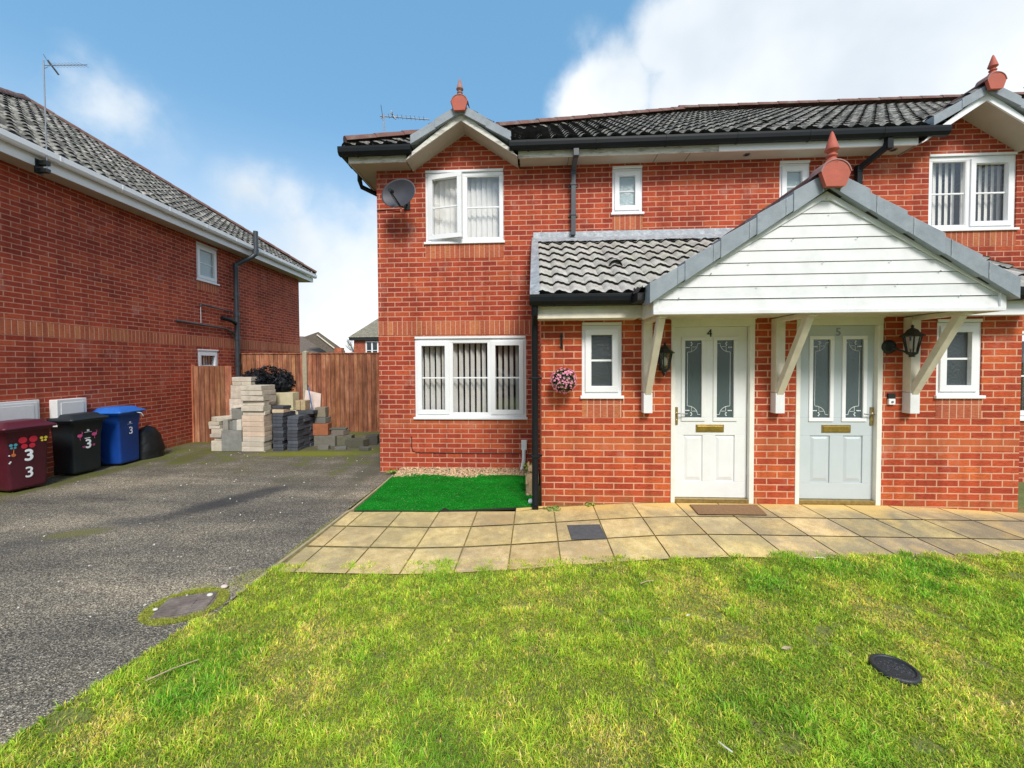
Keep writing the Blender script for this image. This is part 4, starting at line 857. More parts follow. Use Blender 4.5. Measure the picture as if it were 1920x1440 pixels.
for off in (0, 1):
    o0 = off * (n + 1) * m
    for i in range(n):
        for k in range(m): fs.append((o0 + i * m + k, o0 + i * m + (k + 1) % m, o0 + (i + 1) * m + (k + 1) % m, o0 + (i + 1) * m + k))
for k in range(m): fs.append((n * m + k, n * m + (k + 1) % m, (2 * n + 1) * m + (k + 1) % m, (2 * n + 1) * m + k))
b.add(vs, fs, M_DISH, True); b.build('reflector', t)
b = MB(); lo = cc + q @ Vector((0.01, -.20, .07)); foc = cc + q @ Vector((-.04, -.04, .24)); b.tube([lo + Vector((.04, .04, -.0)), lo, foc], .011, M_IRON, 8); b.build('feed_arm', t)
b = MB(); b.tube([foc + Vector((0, -.03, .0)), foc + (cc - foc) * .22], .026, M_IRON, 12); b.tube([foc + Vector((0, -.02, -.02)), foc + Vector((.03, .04, -.09)), lo + Vector((0, 0, -.02))], .005, M_IRON, 6); b.build('receiver', t)
b = MB(); b.box(-.05, .05, -.012, 0, -.10, .06, M_IRON); b.tube([(0, -.01, -.02), (0, -.16, -.02), (0, -.27, .0)], .017, M_IRON, 10); b.tube([(-.47, -.006, -.10), (-.3, -.008, -.085), (-.1, -.03, -.09), (0, -.1, -.08)], .005, M_IRON, 6); b.build('mount', t)

def aerial(loc, base, h, bdir, blen, label, cat='aerial'):
    t = thing('television_aerial', label, cat, loc, 0, 'television aerials on the roofs')
    m = MB(); m.tube([(0, 0, 0), (0, 0, h)], .012, M_STEEL, 8); m.build('mast', t)
    b = MB(); d = Vector(bdir).normalized(); sd = d.cross(Vector((0, 0, 1))).normalized(); A = Vector((0, 0, h - .03)) - d * .06; b.tube([A, A + d * blen], .009, M_STEEL, 6)
    b.build('boom', t)
    e = MB(); n = int(blen / .07)
    for i in range(2, n): P = A + d * (i * .07); e.tube([P - sd * .07 + Vector((0, 0, .012)), P + sd * .07 + Vector((0, 0, .012))], .0035, M_STEEL, 5)
    for k in (-1, 1):
        P = A + d * .04; e.tube([P, P + sd * .12 * k + Vector((0, 0, .11))], .005, M_STEEL, 5); e.tube([P, P + sd * .12 * k + Vector((0, 0, -.11))], .005, M_STEEL, 5)
    P = A + d * .2; e.tube([P - sd * .09 + Vector((0, 0, .04)), P + sd * .09 + Vector((0, 0, .04))], .010, M_STEEL, 6); e.tube([P + d * -.03 + Vector((0, 0, .07)), P + d * .05 + Vector((0, 0, -.03))], .012, M_STEEL, 6)
    e.build('elements', t)
aerial((-2.44, 6.6, 4.95), None, .80, (1, .15, -.02), .80, 'thin television aerial rising behind the left front gable')
aerial((7.98, 6.9, 5.6), None, .55, (-1, .2, -.55), .34, 'dark television aerial at the far right behind the red-tipped gable')

# hanging ball of flowers and its hook
t = thing('hanging_hook', 'short black iron hook on the porch brickwork above the pink flower ball', 'hook', (.31, PY, 1.93))
b = MB(); b.box(-.012, .012, -.008, 0, -.10, .07, M_IRON); b.tube([(0, -.005, .05), (0, -.05, .075), (0, -.13, .06), (.0, -.15, .035)], .008, M_IRON, 8); b.tube([(0, -.005, -.08), (0, -.07, -.03), (0, -.10, .06)], .006, M_IRON, 8); b.build('hook_arm', t)
t = thing('flower_ball', 'ball of pink flowers hanging on the porch brickwork left of the small window', 'flower ball', (.323, PY - .15, 1.477))
b = MB(); rg = random.Random(3); lv = []
b.ball((0, 0, 0), .115, M_FOIL, 10)
def leafquad(mb, c, nrm, s, mat, rg, tint=(1, 1, 1), ar=.55):
    nrm = Vector(nrm).normalized(); a = nrm.orthogonal().normalized(); a = Matrix.Rotation(rg.uniform(0, 6.28), 3, nrm) @ a; bb = nrm.cross(a); c = Vector(c)
    mb.add([tuple(c - a * s), tuple(c + bb * s * ar + nrm * s * .15), tuple(c + a * s), tuple(c - bb * s * ar + nrm * s * .15)], [(0, 1, 2, 3)], mat, False, tint)
def rdir(rg):
    z = rg.uniform(-1, 1); a = rg.uniform(0, 6.283); q = math.sqrt(1 - z * z); return Vector((q * math.cos(a), q * math.sin(a), z))
for i in range(900):
    d = rdir(rg); k = rg.uniform(.5, 1.6); leafquad(b, d * rg.uniform(.105, .135), d + rdir(rg) * .8, .014, M_LEAF, rg, (k * .35, k * .35, k * .35))
b.build('foliage', t)
b = MB()
for i in range(300):
    d = rdir(rg); c = d * rg.uniform(.128, .145); s_ = rg.uniform(.007, .011)
    for j in range(4):
        a = d.orthogonal().normalized(); a = Matrix.Rotation(j * 1.57 + i, 3, d) @ a; bb = d.cross(a); b.add([tuple(c), tuple(c + a * s_ + bb * s_ * .6 + d * s_ * .7), tuple(c + a * s_ * 1.5 + d * s_ * .9), tuple(c + a * s_ - bb * s_ * .6 + d * s_ * .7)], [(0, 1, 2, 3)], M_PINK)
o = b.build('blossoms', t); o['kind'] = 'stuff'
b = MB(); b.tube([(0, 0, .12), (-.013, 0, .49)], .0018, M_IRON, 6); b.build('hanging_wire', t)
# service box and cables
t = thing('cable_box', 'small grey cable box with a conduit on the wall above the gravel', 'cable box', (-.16, WY, .42))
b = MB(); b.box(-.042, .042, -.05, 0, -.06, .09, M_STICK); b.build('box_cover', t, .006); b = MB(); b.tube([(.0, -.03, -.05), (-.005, -.03, -.22), (-.045, -.035, -.42)], .030, M_STICK, 12); b.build('conduit', t)
b = MB(); b.tube([(-1.90, WY - .008, .55), (-1.90, WY - .008, .40), (-1.885, WY - .008, .335), (-1.83, WY - .008, .305), (-1.2, WY - .008, .298), (-.20, WY - .008, .300)], .006, M_IRON, 6); tag(b.build('wall_cable'), 'thin dark cable clipped along the brickwork under the big ground-floor window', 'cable')

# ================================================================== GROUND
def grid_sheet(name, x0, x1, y0, y1, nx, ny, zf, mat, keep=None, clampx=None):
    xs = np.linspace(x0, x1, nx + 1); ys = np.linspace(y0, y1, ny + 1); mb = MB(); vs = []
    for y in ys:
        for x in xs:
            xx = clampx(x, y) if clampx else x; vs.append((xx, y, zf(xx, y)))
    fs = [(j * (nx + 1) + i, j * (nx + 1) + i + 1, (j + 1) * (nx + 1) + i + 1, (j + 1) * (nx + 1) + i) for j in range(ny) for i in range(nx) if not keep or keep((xs[i] + xs[i + 1]) / 2, (ys[j] + ys[j + 1]) / 2)]
    mb.add(vs, fs, mat, True); return structure(mb.build(name))
g = MB(); g.add([(-900, -900, -.06), (900, -900, -.06), (900, 900, -.06), (-900, 900, -.06)], [(0, 1, 2, 3)], M_GROUND); structure(g.build('ground'))
grid_sheet('driveway', -14, -2.15, -7, 11.2, 60, 90, lambda x, y: .012 * float(vnoise(x * .9 + 9, y * .9)) - .008, M_ASPH)
g = MB(); g.box(-60, 60, -13, -7.3, -.07, -.03, M_ASPH); structure(g.build('road'))
def sst(t): t = min(1, max(0, t)); return t * t * (3 - 2 * t)
def lawn_top(x): return float(np.interp(x, (-2.6, -2.1, -.9, .2, 1.1, 2.3, 4.1, 7), (3.12, 3.21, 3.32, 3.40, 3.46, 3.57, 3.61, 3.64)))
def lawn_left(y): return -2.13 - .19 * sst((2.75 - y) / 1.2)
lawnz = lambda x, y: -.010 + .035 * (float(vnoise(x * .8 + 3, y * .8)) - .3) + .012 * float(vnoise(x * 1.7, y * 1.7 + 5))
o = grid_sheet('lawn', -2.4, 9.0, -7.2, 3.8, 140, 140, lawnz, M_SOIL, clampx=lambda x, y: max(x, lawn_left(y)), keep=lambda x, y: y < lawn_top(x) + .05)
def pz(x, y): return float(np.interp(x, (-.4, .6, 1.4, 4.2, 5.3, 6), (0, .045, .082, .082, .022, 0))) * sst((y - 3.45) / 1.1)
def lift(xa, ya, dz=0):
    z = pz(xa, ya) + dz; k = 1 - z / 1.66; return (xa * k, ya * k, z)
# paving: slabs as separate raised tiles in one path mesh over a mossy bed
pb = MB(); rg = random.Random(21)
dY = lambda x: .43 * sst((x + 1.3) / 3.2)
nx_, ny_ = 70, 16; bx_v = []
for j in range(ny_ + 1):
    for i in range(nx_ + 1): xx = -2.12 + 10 * i / nx_; yy_ = 3.115 + dY(xx) + (4.9 - 3.115 - dY(xx)) * j / ny_; bx_v.append(lift(xx, min(yy_, 4.44 + .1 * max(0, (xx + 2) / 2)) if xx < .05 else yy_, .0005))
pb.add(bx_v, [(j * (nx_ + 1) + i, j * (nx_ + 1) + i + 1, (j + 1) * (nx_ + 1) + i + 1, (j + 1) * (nx_ + 1) + i) for j in range(ny_) for i in range(nx_)], M_JOINT)
xj = [-2.095, -1.935, -1.505, -1.075, -.65, -.22, .215, .68, 1.155, 1.67, 2.16, 2.625, 3.11, 3.60, 4.09, 4.58, 5.07, 5.56, 6.05, 6.6, 7.2]
rows = [4.49, 4.035, 3.57, 3.10]
for i in range(len(xj) - 1):
    for j in range(-1, len(rows) - 1):
        gp = .0045
        def yy(x, q, d):
            cap = 4.652 / (1 - pz(x, 4.8) / 1.66)
            if q < 0: return cap
            y = rows[q] + dY(x) + d
            return min(y, cap) if x > .05 else min(y, 4.44 + .10 * max(0, (x + 2) / 2.0))
        a, b = xj[i] + gp, xj[i + 1] - gp; gq = .0085 + .004 * (a < 0); q = [(a, yy(a, j + 1, gq)), (b, yy(b, j + 1, gq)), (b, yy(b, j, -gq)), (a, yy(a, j, -gq))]
        if q[3][1] - q[0][1] < .03 or q[2][1] - q[1][1] < .03: continue
        if b < -.0 and j < 0: continue
        z = .010 + rg.uniform(-.002, .0025); t = rg.uniform(.86, 1.12); tn = (t, t * rg.uniform(.97, 1.02), t * rg.uniform(.93, 1.04)); tl = [rg.uniform(-.0015, .0015) for _ in range(4)]
        e = .004
        top = [lift(q[0][0] + e, q[0][1] + e, z + tl[0]), lift(q[1][0] - e, q[1][1] + e, z + tl[1]), lift(q[2][0] - e, q[2][1] - e, z + tl[2]), lift(q[3][0] + e, q[3][1] - e, z + tl[3])]
        bot = [lift(*p, z - .006) for p in q]; bb = [lift(*p, -.01) for p in q]
        pb.add(bb + bot + top, [(0, 1, 5, 4), (1, 2, 6, 5), (2, 3, 7, 6), (3, 0, 4, 7), (4, 5, 9, 8), (5, 6, 10, 9), (6, 7, 11, 10), (7, 4, 8, 11), (8, 9, 10, 11)], M_SLAB, False, tn)
structure(pb.build('path'))
o = MB(); o.hexa([lift(*p, dz) for dz in (-.01, .0185) for p in ((.345, 3.82), (.680, 3.85), (.670, 4.20), (.330, 4.165))], M_COVER)
tag(o.build('inspection_cover', None, .003), 'small square dark grey cover set in the buff slab path in front of the porch', 'drain cover')
# kerb strip between drive and path / turf
kb = MB(); segs_ = [(-2.125, 5.93), (-2.11, 5.2), (-2.10, 4.5), (-2.125, 4.42), (-2.13, 3.75), (-2.15, 3.1), (-2.155, 2.80)]
for (xa, ya_), (xb, yb_) in zip(segs_, segs_[1:]):
    kb.hexa([(xa - .006, ya_, -.05), (xa + .022, ya_, -.05), (xb + .022, yb_ + .008, -.05), (xb - .006, yb_ + .008, -.05), (xa - .006, ya_, .013), (xa + .022, ya_, .013), (xb + .022, yb_ + .008, .013), (xb - .006, yb_ + .008, .013)], M_KERB)
structure(kb.build('kerb', None, .004))

# artificial turf with a fold and ripples
def turf():
    mb = MB(); nx, ny = 90, 60; vs = []
    for j in range(ny + 1):
        for i in range(nx + 1):
            u, v = i / nx, j / ny
            x0 = -2.035 - .05 * v; x1 = .035 - .16 * sst(v * 1.2); y0 = 4.425 + .02 * math.sin(u * 5) + .19 * sst((u - .35) / .65); y1 = 5.86 + .05 * math.sin(u * 9 + 1) - .10 * sst((u - .55) * 3)
            x = x0 + (x1 - x0) * u; y = y0 + (y1 - y0) * v
            z = .008 + .020 * float(vnoise(x * 2.2 + 4, y * 2.2)) + .05 * math.exp(-((x + .25) ** 2 / .20 + (y - 5.75) ** 2 / .25)) + .03 * math.exp(-((x + 1.5) ** 2 / .3 + (y - 5.6) ** 2 / .2))
            fx_ = -1.02 + .16 * (y - 4.42); d = (x - fx_)
            z += .034 * math.exp(-(d / .035) ** 2) * (1 - .6 * v) + (.010 if d > 0 else 0)
            vs.append((x, y, z))
    mb.add(vs, [(j * (nx + 1) + i, j * (nx + 1) + i + 1, (j + 1) * (nx + 1) + i + 1, (j + 1) * (nx + 1) + i) for j in range(ny) for i in range(nx)], M_TURF, True)
    edge = list(range(nx + 1)); b = [(vs[i][0], vs[i][1] - .002, .002) for i in edge]
    mb.add([vs[i] for i in edge] + b, [(i, i + 1, nx + 2 + i, nx + 1 + i) for i in range(nx)], M_IRON)
    return mb.build('artificial_turf')
turf_o = tag(turf(), 'bright green artificial grass mat with a raised fold laid beside the porch', 'artificial turf')

# ---- scattered particles made with numpy: gravel, chips, grass
def scatter_mesh(name, verts, faces_per, mat, cols, label, cat=None, kind='stuff', tri=None):
    me = bpy.data.meshes.new(name); nv = len(verts); me.vertices.add(nv); me.vertices.foreach_set('co', verts.astype(np.float32).ravel())
    idx = faces_per; nf = len(idx); lt = np.array([len(r) for r in idx], np.int32) if isinstance(idx, list) else np.full(nf, idx.shape[1], np.int32)
    flat = np.concatenate([np.asarray(r) for r in idx]).astype(np.int32) if isinstance(idx, list) else idx.ravel().astype(np.int32)
    me.loops.add(len(flat)); me.loops.foreach_set('vertex_index', flat); me.polygons.add(nf); ls = np.concatenate(([0], np.cumsum(lt)[:-1])).astype(np.int32)
    me.polygons.foreach_set('loop_start', ls); me.polygons.foreach_set('loop_total', lt); me.materials.append(mat); me.update(calc_edges=True); me.validate()
    ca = me.color_attributes.new('Col', 'FLOAT_COLOR', 'POINT'); c4 = np.ones((nv, 4), np.float32); c4[:, :3] = cols; ca.data.foreach_set('color', c4.ravel())
    o = bpy.data.objects.new(name, me); COL.objects.link(o); tag(o, label, cat, None, kind); return o
ICO = np.array([(0, 0, -1), (.72, -.53, -.45), (-.28, -.85, -.45), (-.89, 0, -.45), (-.28, .85, -.45), (.72, .53, -.45), (.28, -.85, .45), (-.72, -.53, .45), (-.72, .53, .45), (.28, .85, .45), (.89, 0, .45), (0, 0, 1)])
ICF = np.array([(0, 2, 1), (0, 3, 2), (0, 4, 3), (0, 5, 4), (0, 1, 5), (1, 2, 6), (2, 3, 7), (3, 4, 8), (4, 5, 9), (5, 1, 10), (1, 6, 10), (2, 7, 6), (3, 8, 7), (4, 9, 8), (5, 10, 9), (6, 7, 11), (7, 8, 11), (8, 9, 11), (9, 10, 11), (10, 6, 11)])
def pebbles(name, pos, size, mat, cols, label, cat):
    n = len(pos); V = ICO[None] * (1 + RNG.uniform(-.25, .25, (n, 12, 1))) * size[:, None, None] * RNG.uniform(.6, 1.2, (n, 1, 3)) * np.array([1, 1, .7]) + pos[:, None, :]
    F = (ICF[None] + (np.arange(n) * 12)[:, None, None]).reshape(-1, 3); return scatter_mesh(name, V.reshape(-1, 3), F, mat, np.repeat(cols, 12, axis=0), label, cat)
n = 3600; px = RNG.uniform(-2.06, -.0, n); py = 5.74 + RNG.uniform(0, .41, n) ** 1.0; hz = .03 + .035 * (py - 5.74) / .4
pos = np.stack([px, py, hz + RNG.uniform(-.012, .012, n)], 1); c = RNG.uniform(.55, 1.3, (n, 1)) * np.array([[1, .95, .88]]) * (1 + RNG.uniform(-.1, .1, (n, 3)))
pebbles('gravel', pos, RNG.uniform(.008, .018, n), M_GRAVEL, c, 'buff gravel strip between the artificial turf and the house wall', 'gravel')
g = MB(); g.box(-2.07, .06, 5.70, WY, -.04, .028, M_GRAVEL); structure(g.build('gravel_bed'))
n = 170; px = RNG.uniform(-6.9, -2.3, n); py = RNG.uniform(1.2, 8.2, n); pos = np.stack([px, py, np.full(n, .006)], 1)
pebbles('stone_chips', pos, RNG.uniform(.004, .012, n), M_CHIP, np.ones((n, 3)), 'tiny pale stone chips scattered over the tarmac driveway', 'stone chips')

def blades(P, Lg, Wd, cols, lean, name, label):
    n = len(P); az = RNG.uniform(0, 2 * np.pi, n); la = RNG.uniform(0, 2 * np.pi, n); d = np.stack([np.cos(az), np.sin(az), np.zeros(n)], 1); l = np.stack([np.cos(la), np.sin(la), np.zeros(n)], 1)
    up = np.array([0, 0, 1.0]); k = lean[:, None]
    mid = P + (l * k * .38 + up * (1 - k * .45) * .55) * Lg[:, None]; tip = P + (l * k * 1.0 + up * np.maximum(.12, 1 - k * .85)) * Lg[:, None]
    w = Wd[:, None]; V = np.stack([P - d * w, P + d * w, mid - d * w * .8, mid + d * w * .8, tip], 1).reshape(-1, 3); b = (np.arange(n) * 5)[:, None]
    F1 = b + np.array([[0, 1, 3, 2]]); F2 = b + np.array([[2, 3, 4]])
    me = bpy.data.meshes.new(name); me.vertices.add(n * 5); me.vertices.foreach_set('co', V.astype(np.float32).ravel())
    flat = np.concatenate([F1, F2], 1).ravel().astype(np.int32); me.loops.add(len(flat)); me.loops.foreach_set('vertex_index', flat)
    lt = np.tile(np.array([4, 3], np.int32), n); ls = np.concatenate(([0], np.cumsum(lt)[:-1])).astype(np.int32); me.polygons.add(2 * n); me.polygons.foreach_set('loop_start', ls); me.polygons.foreach_set('loop_total', lt)
    me.materials.append(M_BLADE); me.update(calc_edges=True)
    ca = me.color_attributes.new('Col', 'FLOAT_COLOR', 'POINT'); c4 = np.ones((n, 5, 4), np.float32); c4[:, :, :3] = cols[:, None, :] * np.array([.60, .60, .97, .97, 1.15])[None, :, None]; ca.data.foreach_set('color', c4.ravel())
    o = bpy.data.objects.new(name, me); COL.objects.link(o); return tag(o, label, 'grass', None, 'stuff')
def fbm(x, y, s, o=0): return .5 * vnoise(x * s + o, y * s + o * .7) + .3 * vnoise(x * s * 2.1 + o, y * s * 2.1 + 7) + .2 * vnoise(x * s * 4.3 + 3, y * s * 4.3 + o)
LT = np.vectorize(lawn_top); LL_ = np.vectorize(lawn_left)
def grass_field():
    parts = []
    for (x0, x1, y0, y1, dens) in ((-2.5, 3.4, 1.1, 2.7, 38000), (-2.5, 5.0, 2.7, 3.74, 30000), (3.4, 5.4, .9, 2.7, 9000), (5.0, 6.8, 2.7, 3.72, 8000), (-2.5, 5, -.4, 1.1, 4000)):
        n = int((x1 - x0) * (y1 - y0) * dens); parts.append(np.stack([RNG.uniform(x0, x1, n), RNG.uniform(y0, y1, n)], 1))
    P = np.concatenate(parts); x, y = P[:, 0], P[:, 1]
    e1 = .06 * (vnoise(x * 7, y * 7) - .5) + .035 * (vnoise(x * 28, y * 28) - .5)
    ok = (y < LT(x) + e1 + .02) & (x > LL_(y) - .01 + e1)
    bare = fbm(x, y, 2.7, 13); small = fbm(x, y, 9.0, 31)
    ok &= ~((bare * .5 + small * .5 > .655) & (RNG.random(len(x)) < .85))
    dc = ((x - 1.925) / .13) ** 2 + ((y - 2.245) / .105) ** 2; ok &= dc > .85
    # brown iron cover corner by the drive
    P = P[ok]; x, y = P[:, 0], P[:, 1]; n = len(P)
    z = np.array([0.0]); z = -.0115 + .035 * (vnoise(x * .8 + 3, y * .8) - .3) + .012 * vnoise(x * 1.7, y * 1.7 + 5)
    a = fbm(x, y, 1.7, 2); b = fbm(x, y, 3.6, 17); c = fbm(x, y, 6.5, 5)
    lush = np.clip((a * .5 + b * .5 - .47) * 4, 0, 1); straw = np.clip((fbm(x, y, 2.6, 41) * .6 + c * .4 - .52) * 6, 0, 1)
    g1 = np.array([.50, .70, .06]); g2 = np.array([.27, .58, .045]); ys = np.array([.94, .88, .12]); st = np.array([.98, .78, .28]); br = np.array([.22, .15, .07])
    r = RNG.random(n)[:, None]; col = g1 * (1 - lush[:, None]) + g2 * lush[:, None]
    col = np.where(r < .20 + .34 * straw[:, None] - .15 * lush[:, None], ys, col); r2_ = RNG.random(n)[:, None]; col = np.where(r2_ < .05 + .34 * straw[:, None] * (1 - lush[:, None]), st, col); col = np.where(RNG.random(n)[:, None] < .04, br, col)
    col = col * RNG.uniform(.65, 1.3, (n, 1)) * (1 + RNG.uniform(-.08, .08, (n, 3)))
    clump = np.clip((fbm(x, y, 11.0, 77) - .38) * 3.2, 0, 1); Lg = RNG.uniform(.012, .050, n) * (.62 + .80 * clump) * (1 + .6 * lush - .3 * straw); lean = np.clip(RNG.normal(.62, .24, n), .1, 1.05)
    col = col * (.80 + .32 * clump[:, None])
    Wd = RNG.uniform(.0012, .0029, n) * (1 + .35 * np.clip((y - 2) / 2, 0, 1))
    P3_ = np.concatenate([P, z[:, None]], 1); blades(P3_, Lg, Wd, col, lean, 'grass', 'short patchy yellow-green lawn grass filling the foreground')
grass_field()
def turf_pile():
    me = turf_o.data; nf = 90 * 60; co = np.empty(len(me.vertices) * 3, np.float32); me.vertices.foreach_get('co', co); co = co.reshape(-1, 3)[:91 * 61].reshape(61, 91, 3)
    n = 60000; u = RNG.uniform(0, 89.99, n); v = RNG.uniform(0, 59.99, n); i = u.astype(int); j = v.astype(int); fu = (u - i)[:, None]; fv = (v - j)[:, None]
    P = (co[j, i] * (1 - fu) + co[j, i + 1] * fu) * (1 - fv) + (co[j + 1, i] * (1 - fu) + co[j + 1, i + 1] * fu) * fv
    k = fbm(P[:, 0], P[:, 1] * 2.5, 2.2, 8)[:, None]
    col = np.where(RNG.random(n)[:, None] < .5, np.array([.004, .30, .012]), np.array([.03, .46, .05])) * RNG.uniform(.6, 1.3, (n, 1)) * (.55 + .95 * k); col = np.where(RNG.random(n)[:, None] < .03, np.array([.45, .62, .35]), col)
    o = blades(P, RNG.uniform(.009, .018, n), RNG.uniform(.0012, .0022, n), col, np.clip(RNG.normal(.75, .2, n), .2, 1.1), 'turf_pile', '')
    for k_ in ('label', 'category', 'kind'):
        if k_ in o: del o[k_]
    o.parent = turf_o; o['kind'] = 'stuff'
turf_pile()
def tuftgrass(cx, cy, rx, ry, n, ring, name, label, hmul=1.0, rot=0):
    t = RNG.uniform(0, 2 * np.pi, n); r = np.sqrt(RNG.uniform(ring ** 2, 1, n)); u, v = r * np.cos(t) * rx, r * np.sin(t) * ry; c_, s_ = math.cos(rot), math.sin(rot)
    P = np.stack([cx + u * c_ - v * s_, cy + u * s_ + v * c_, np.full(n, -.002)], 1); col = np.where(RNG.random(n)[:, None] < .5, np.array([.45, .56, .07]), np.array([.66, .60, .14])) * RNG.uniform(.6, 1.25, (n, 1))
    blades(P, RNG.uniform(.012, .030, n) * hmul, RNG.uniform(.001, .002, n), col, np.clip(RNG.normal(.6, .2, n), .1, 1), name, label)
tuftgrass(-2.415, 2.64, .25, .215, 8000, .70, 'grass_fringe', 'mossy grass fringe growing round the brown iron cover by the drive', 1.0, .35)

for q, (cx, cy, rx, ry, n_, rot) in enumerate([(-2.17, 3.75, .55, .018, 900, 1.57), (-2.15, 4.9, .5, .014, 260, 1.57), (-2.25, 3.0, .10, .16, 900, 0), (-2.52, 2.87, .10, .05, 260, .5)]):
    tuftgrass(cx, cy, rx, ry, n_, 0, 'kerb_moss', ['mossy grass creeping along the kerb beside the slab path', 'thin moss along the kerb beside the artificial turf', 'grass spilling off the lawn corner onto the driveway', 'small moss patch beyond the brown iron cover'][q], .55, rot)
# iron cover at the edge of the drive
t = thing('iron_cover', 'worn brown iron cover sunk in mossy grass at the edge of the driveway', 'drain cover', (-2.415, 2.64, 0), .35)
b = MB(); b.box(-.165, .165, -.135, .135, -.04, .006, M_COVERB); b.build('cover_frame', t, .003)
b = MB(); b.box(-.150, .150, -.120, .120, .0065, .012, M_COVERB)
for i in range(7): b.box(-.14, .14, -.105 + i * .034, -.093 + i * .034, .012, .0155, M_COVERB)
b.box(-.02, .05, -.05, .05, .012, .018, M_COVERB); b.build('cover_plate', t, .002)
for (x, y, r_s, lab) in ((-2.33, 2.745, .018, 'white pebble on the far edge of the brown iron cover'), (-2.56, 2.56, .014, 'white pebble on the near left corner of the brown iron cover'), (-2.31, 2.855, .022, 'pinkish stone in the moss beyond the brown iron cover')):
    b = MB(); b.ball((0, 0, 0), r_s, M_CHIP if 'white' in lab else M_BOARD, 6, (1.2, .9, .6)); o = b.build('pebble'); o.location = (x, y, .018); tag(o, lab, 'pebble', 'stones by the iron cover')
# round black cover in the lawn
t = thing('round_cover', 'round black plastic drain cover sunk in the lawn at the lower right', 'drain cover', (1.925, 2.245, .018), .2)
b = MB(); b.lathe([(.095, -.04), (.104, -.01), (.104, .006), (.096, .012), (.086, .012), (.084, .004)], (0, 0, 0), M_PLAST, 40); b.build('cover_rim', t)
b = MB(); b.lathe([(.083, -.01), (.083, .003)], (0, 0, 0), M_COVER, 40)
for i in range(60):
    a_, q_ = random.uniform(0, 6.28), random.uniform(0, .072); b.box(q_ * math.cos(a_) - .003, q_ * math.cos(a_) + .003, q_ * math.sin(a_) - .003, q_ * math.sin(a_) + .003, .003, .0048, M_COVER)
b.build('cover_lid', t)
# doormats
b = MB(); b.hexa([lift(*p, dz) for dz in (.014, .024) for p in ((1.80, 4.53), (2.54, 4.54), (2.60, 4.87), (1.82, 4.84))], M_MAT)
tag(b.build('doormat', None, .003), 'plain brown coir doormat lying in front of the white door', 'doormat')
# litter bits in the lawn
for x, y, l, a, lab, m in ((2.36, 3.46, .10, .1, 'pale stick lying flat on the lawn edge below the blue-grey door', M_CHIP), (.83, 3.02, .13, .5, 'brown twig on the lawn in front of the white door', M_TWIG), (.80, 1.72, .06, 2.2, 'short white straw on the lawn near the bottom centre', M_CHIP), (-1.93, 2.02, .22, .9, 'long dry twig at the left edge of the lawn beside the driveway', M_TWIG)):
    b = MB(); b.tube([(-l / 2, 0, 0), (0, .006, .004), (l / 2, 0, 0)], .004, m, 6, .003); o = b.build('twig'); o.location = (x, y, .040); o.rotation_euler = (0, .05, a); tag(o, lab, 'twig')
for x, y, s, lab, m in ((-.15, 3.02, .018, 'orange-red dead leaf on the lawn in the middle of the photo', M_REDLEAF), (1.42, 2.34, .03, 'crumpled brown leaf on the lawn left of the round cover', M_TWIG), (.98, 2.62, .014, 'small white scrap on the lawn below the white door', M_CHIP)):
    b = MB(); b.add([(-s, 0, 0), (0, -s * .6, .004), (s, 0, .01), (0, s * .6, .004), (0, 0, -.004)], [(0, 1, 4), (1, 2, 4), (2, 3, 4), (3, 0, 4)], m); o = b.build('dead_leaf' if m is not M_CHIP else 'paper_scrap'); o.location = (x, y, .042); tag(o, lab, 'leaf' if m is not M_CHIP else 'scrap')
def weed(x, y, z, r, n, label, seed, h=.06, tint=(1, 1, 1)):
    t = thing('weed', label, 'weed', (x, y, z)); rg = random.Random(seed); b = MB(); st = MB()
    for i in range(n):
        a = rg.uniform(0, 6.28); q = rg.uniform(.1, 1) * r; c = Vector((q * math.cos(a), q * math.sin(a), rg.uniform(.3, 1) * h)); k = rg.uniform(.6, 1.4)
        leafquad(b, c, (math.cos(a) * .5, math.sin(a) * .5 - .3, 1), rg.uniform(.012, .024), M_LEAF, rg, (tint[0] * k, tint[1] * k, tint[2] * k)); st.tube([(0, 0, 0), tuple(c)], .0014, M_LEAF, 5)
    b.build('leaves', t); st.build('stems', t)
weed(.20, 4.52, .01, .10, 70, 'green weed in the paving joint in front of the porch wall', 1, .05)
weed(-2.17, 6.06, .0, .11, 60, 'low green weed at the left foot of the house wall', 2, .05, (1, 1.1, .8))
weed(-.10, 5.98, .03, .09, 60, 'yellow-green weed growing beside the white conduit at the wall corner', 3, .17, (1.9, 1.7, .8))
weed(.62, 4.61, .05, .06, 30, 'tiny weed against the porch wall below its small window', 5, .03, (1.2, 1, .6))
tuftgrass(-.72, 4.06, .10, .02, 150, 0, 'joint_moss', 'moss tuft in a joint of the buff slab path', .6)
# tan ornament hidden behind the downpipe
t = thing('garden_ornament', 'tan stone animal ornament standing behind the black porch downpipe', 'ornament', (-.055, 5.05, .02))
b = MB(); b.lathe([(.050, 0), (.062, .02), (.058, .08), (.055, .14), (.062, .20), (.058, .25), (.030, .30)], (0, 0, 0), M_FIG, 16); b.ball((.01, -.02, .335), .046, M_FIG, 8, (1, 1, 1.1)); b.lathe([(.016, 0), (.010, .045), (.002, .06)], (-.022, 0, .365), M_FIG, 8); b.lathe([(.016, 0), (.010, .045), (.002, .06)], (.036, 0, .365), M_FIG, 8); b.ball((-.012, -.062, .325), .020, M_FIG, 6)
for sg in (-1, 1): b.ball((sg * .03, -.045, .02), .026, M_FIG, 6, (1, 1.3, .7)); b.tube([(sg * .045, -.02, .23), (sg * .045, -.06, .15)], .014, M_FIG, 8)
b.build('ornament_body', t)
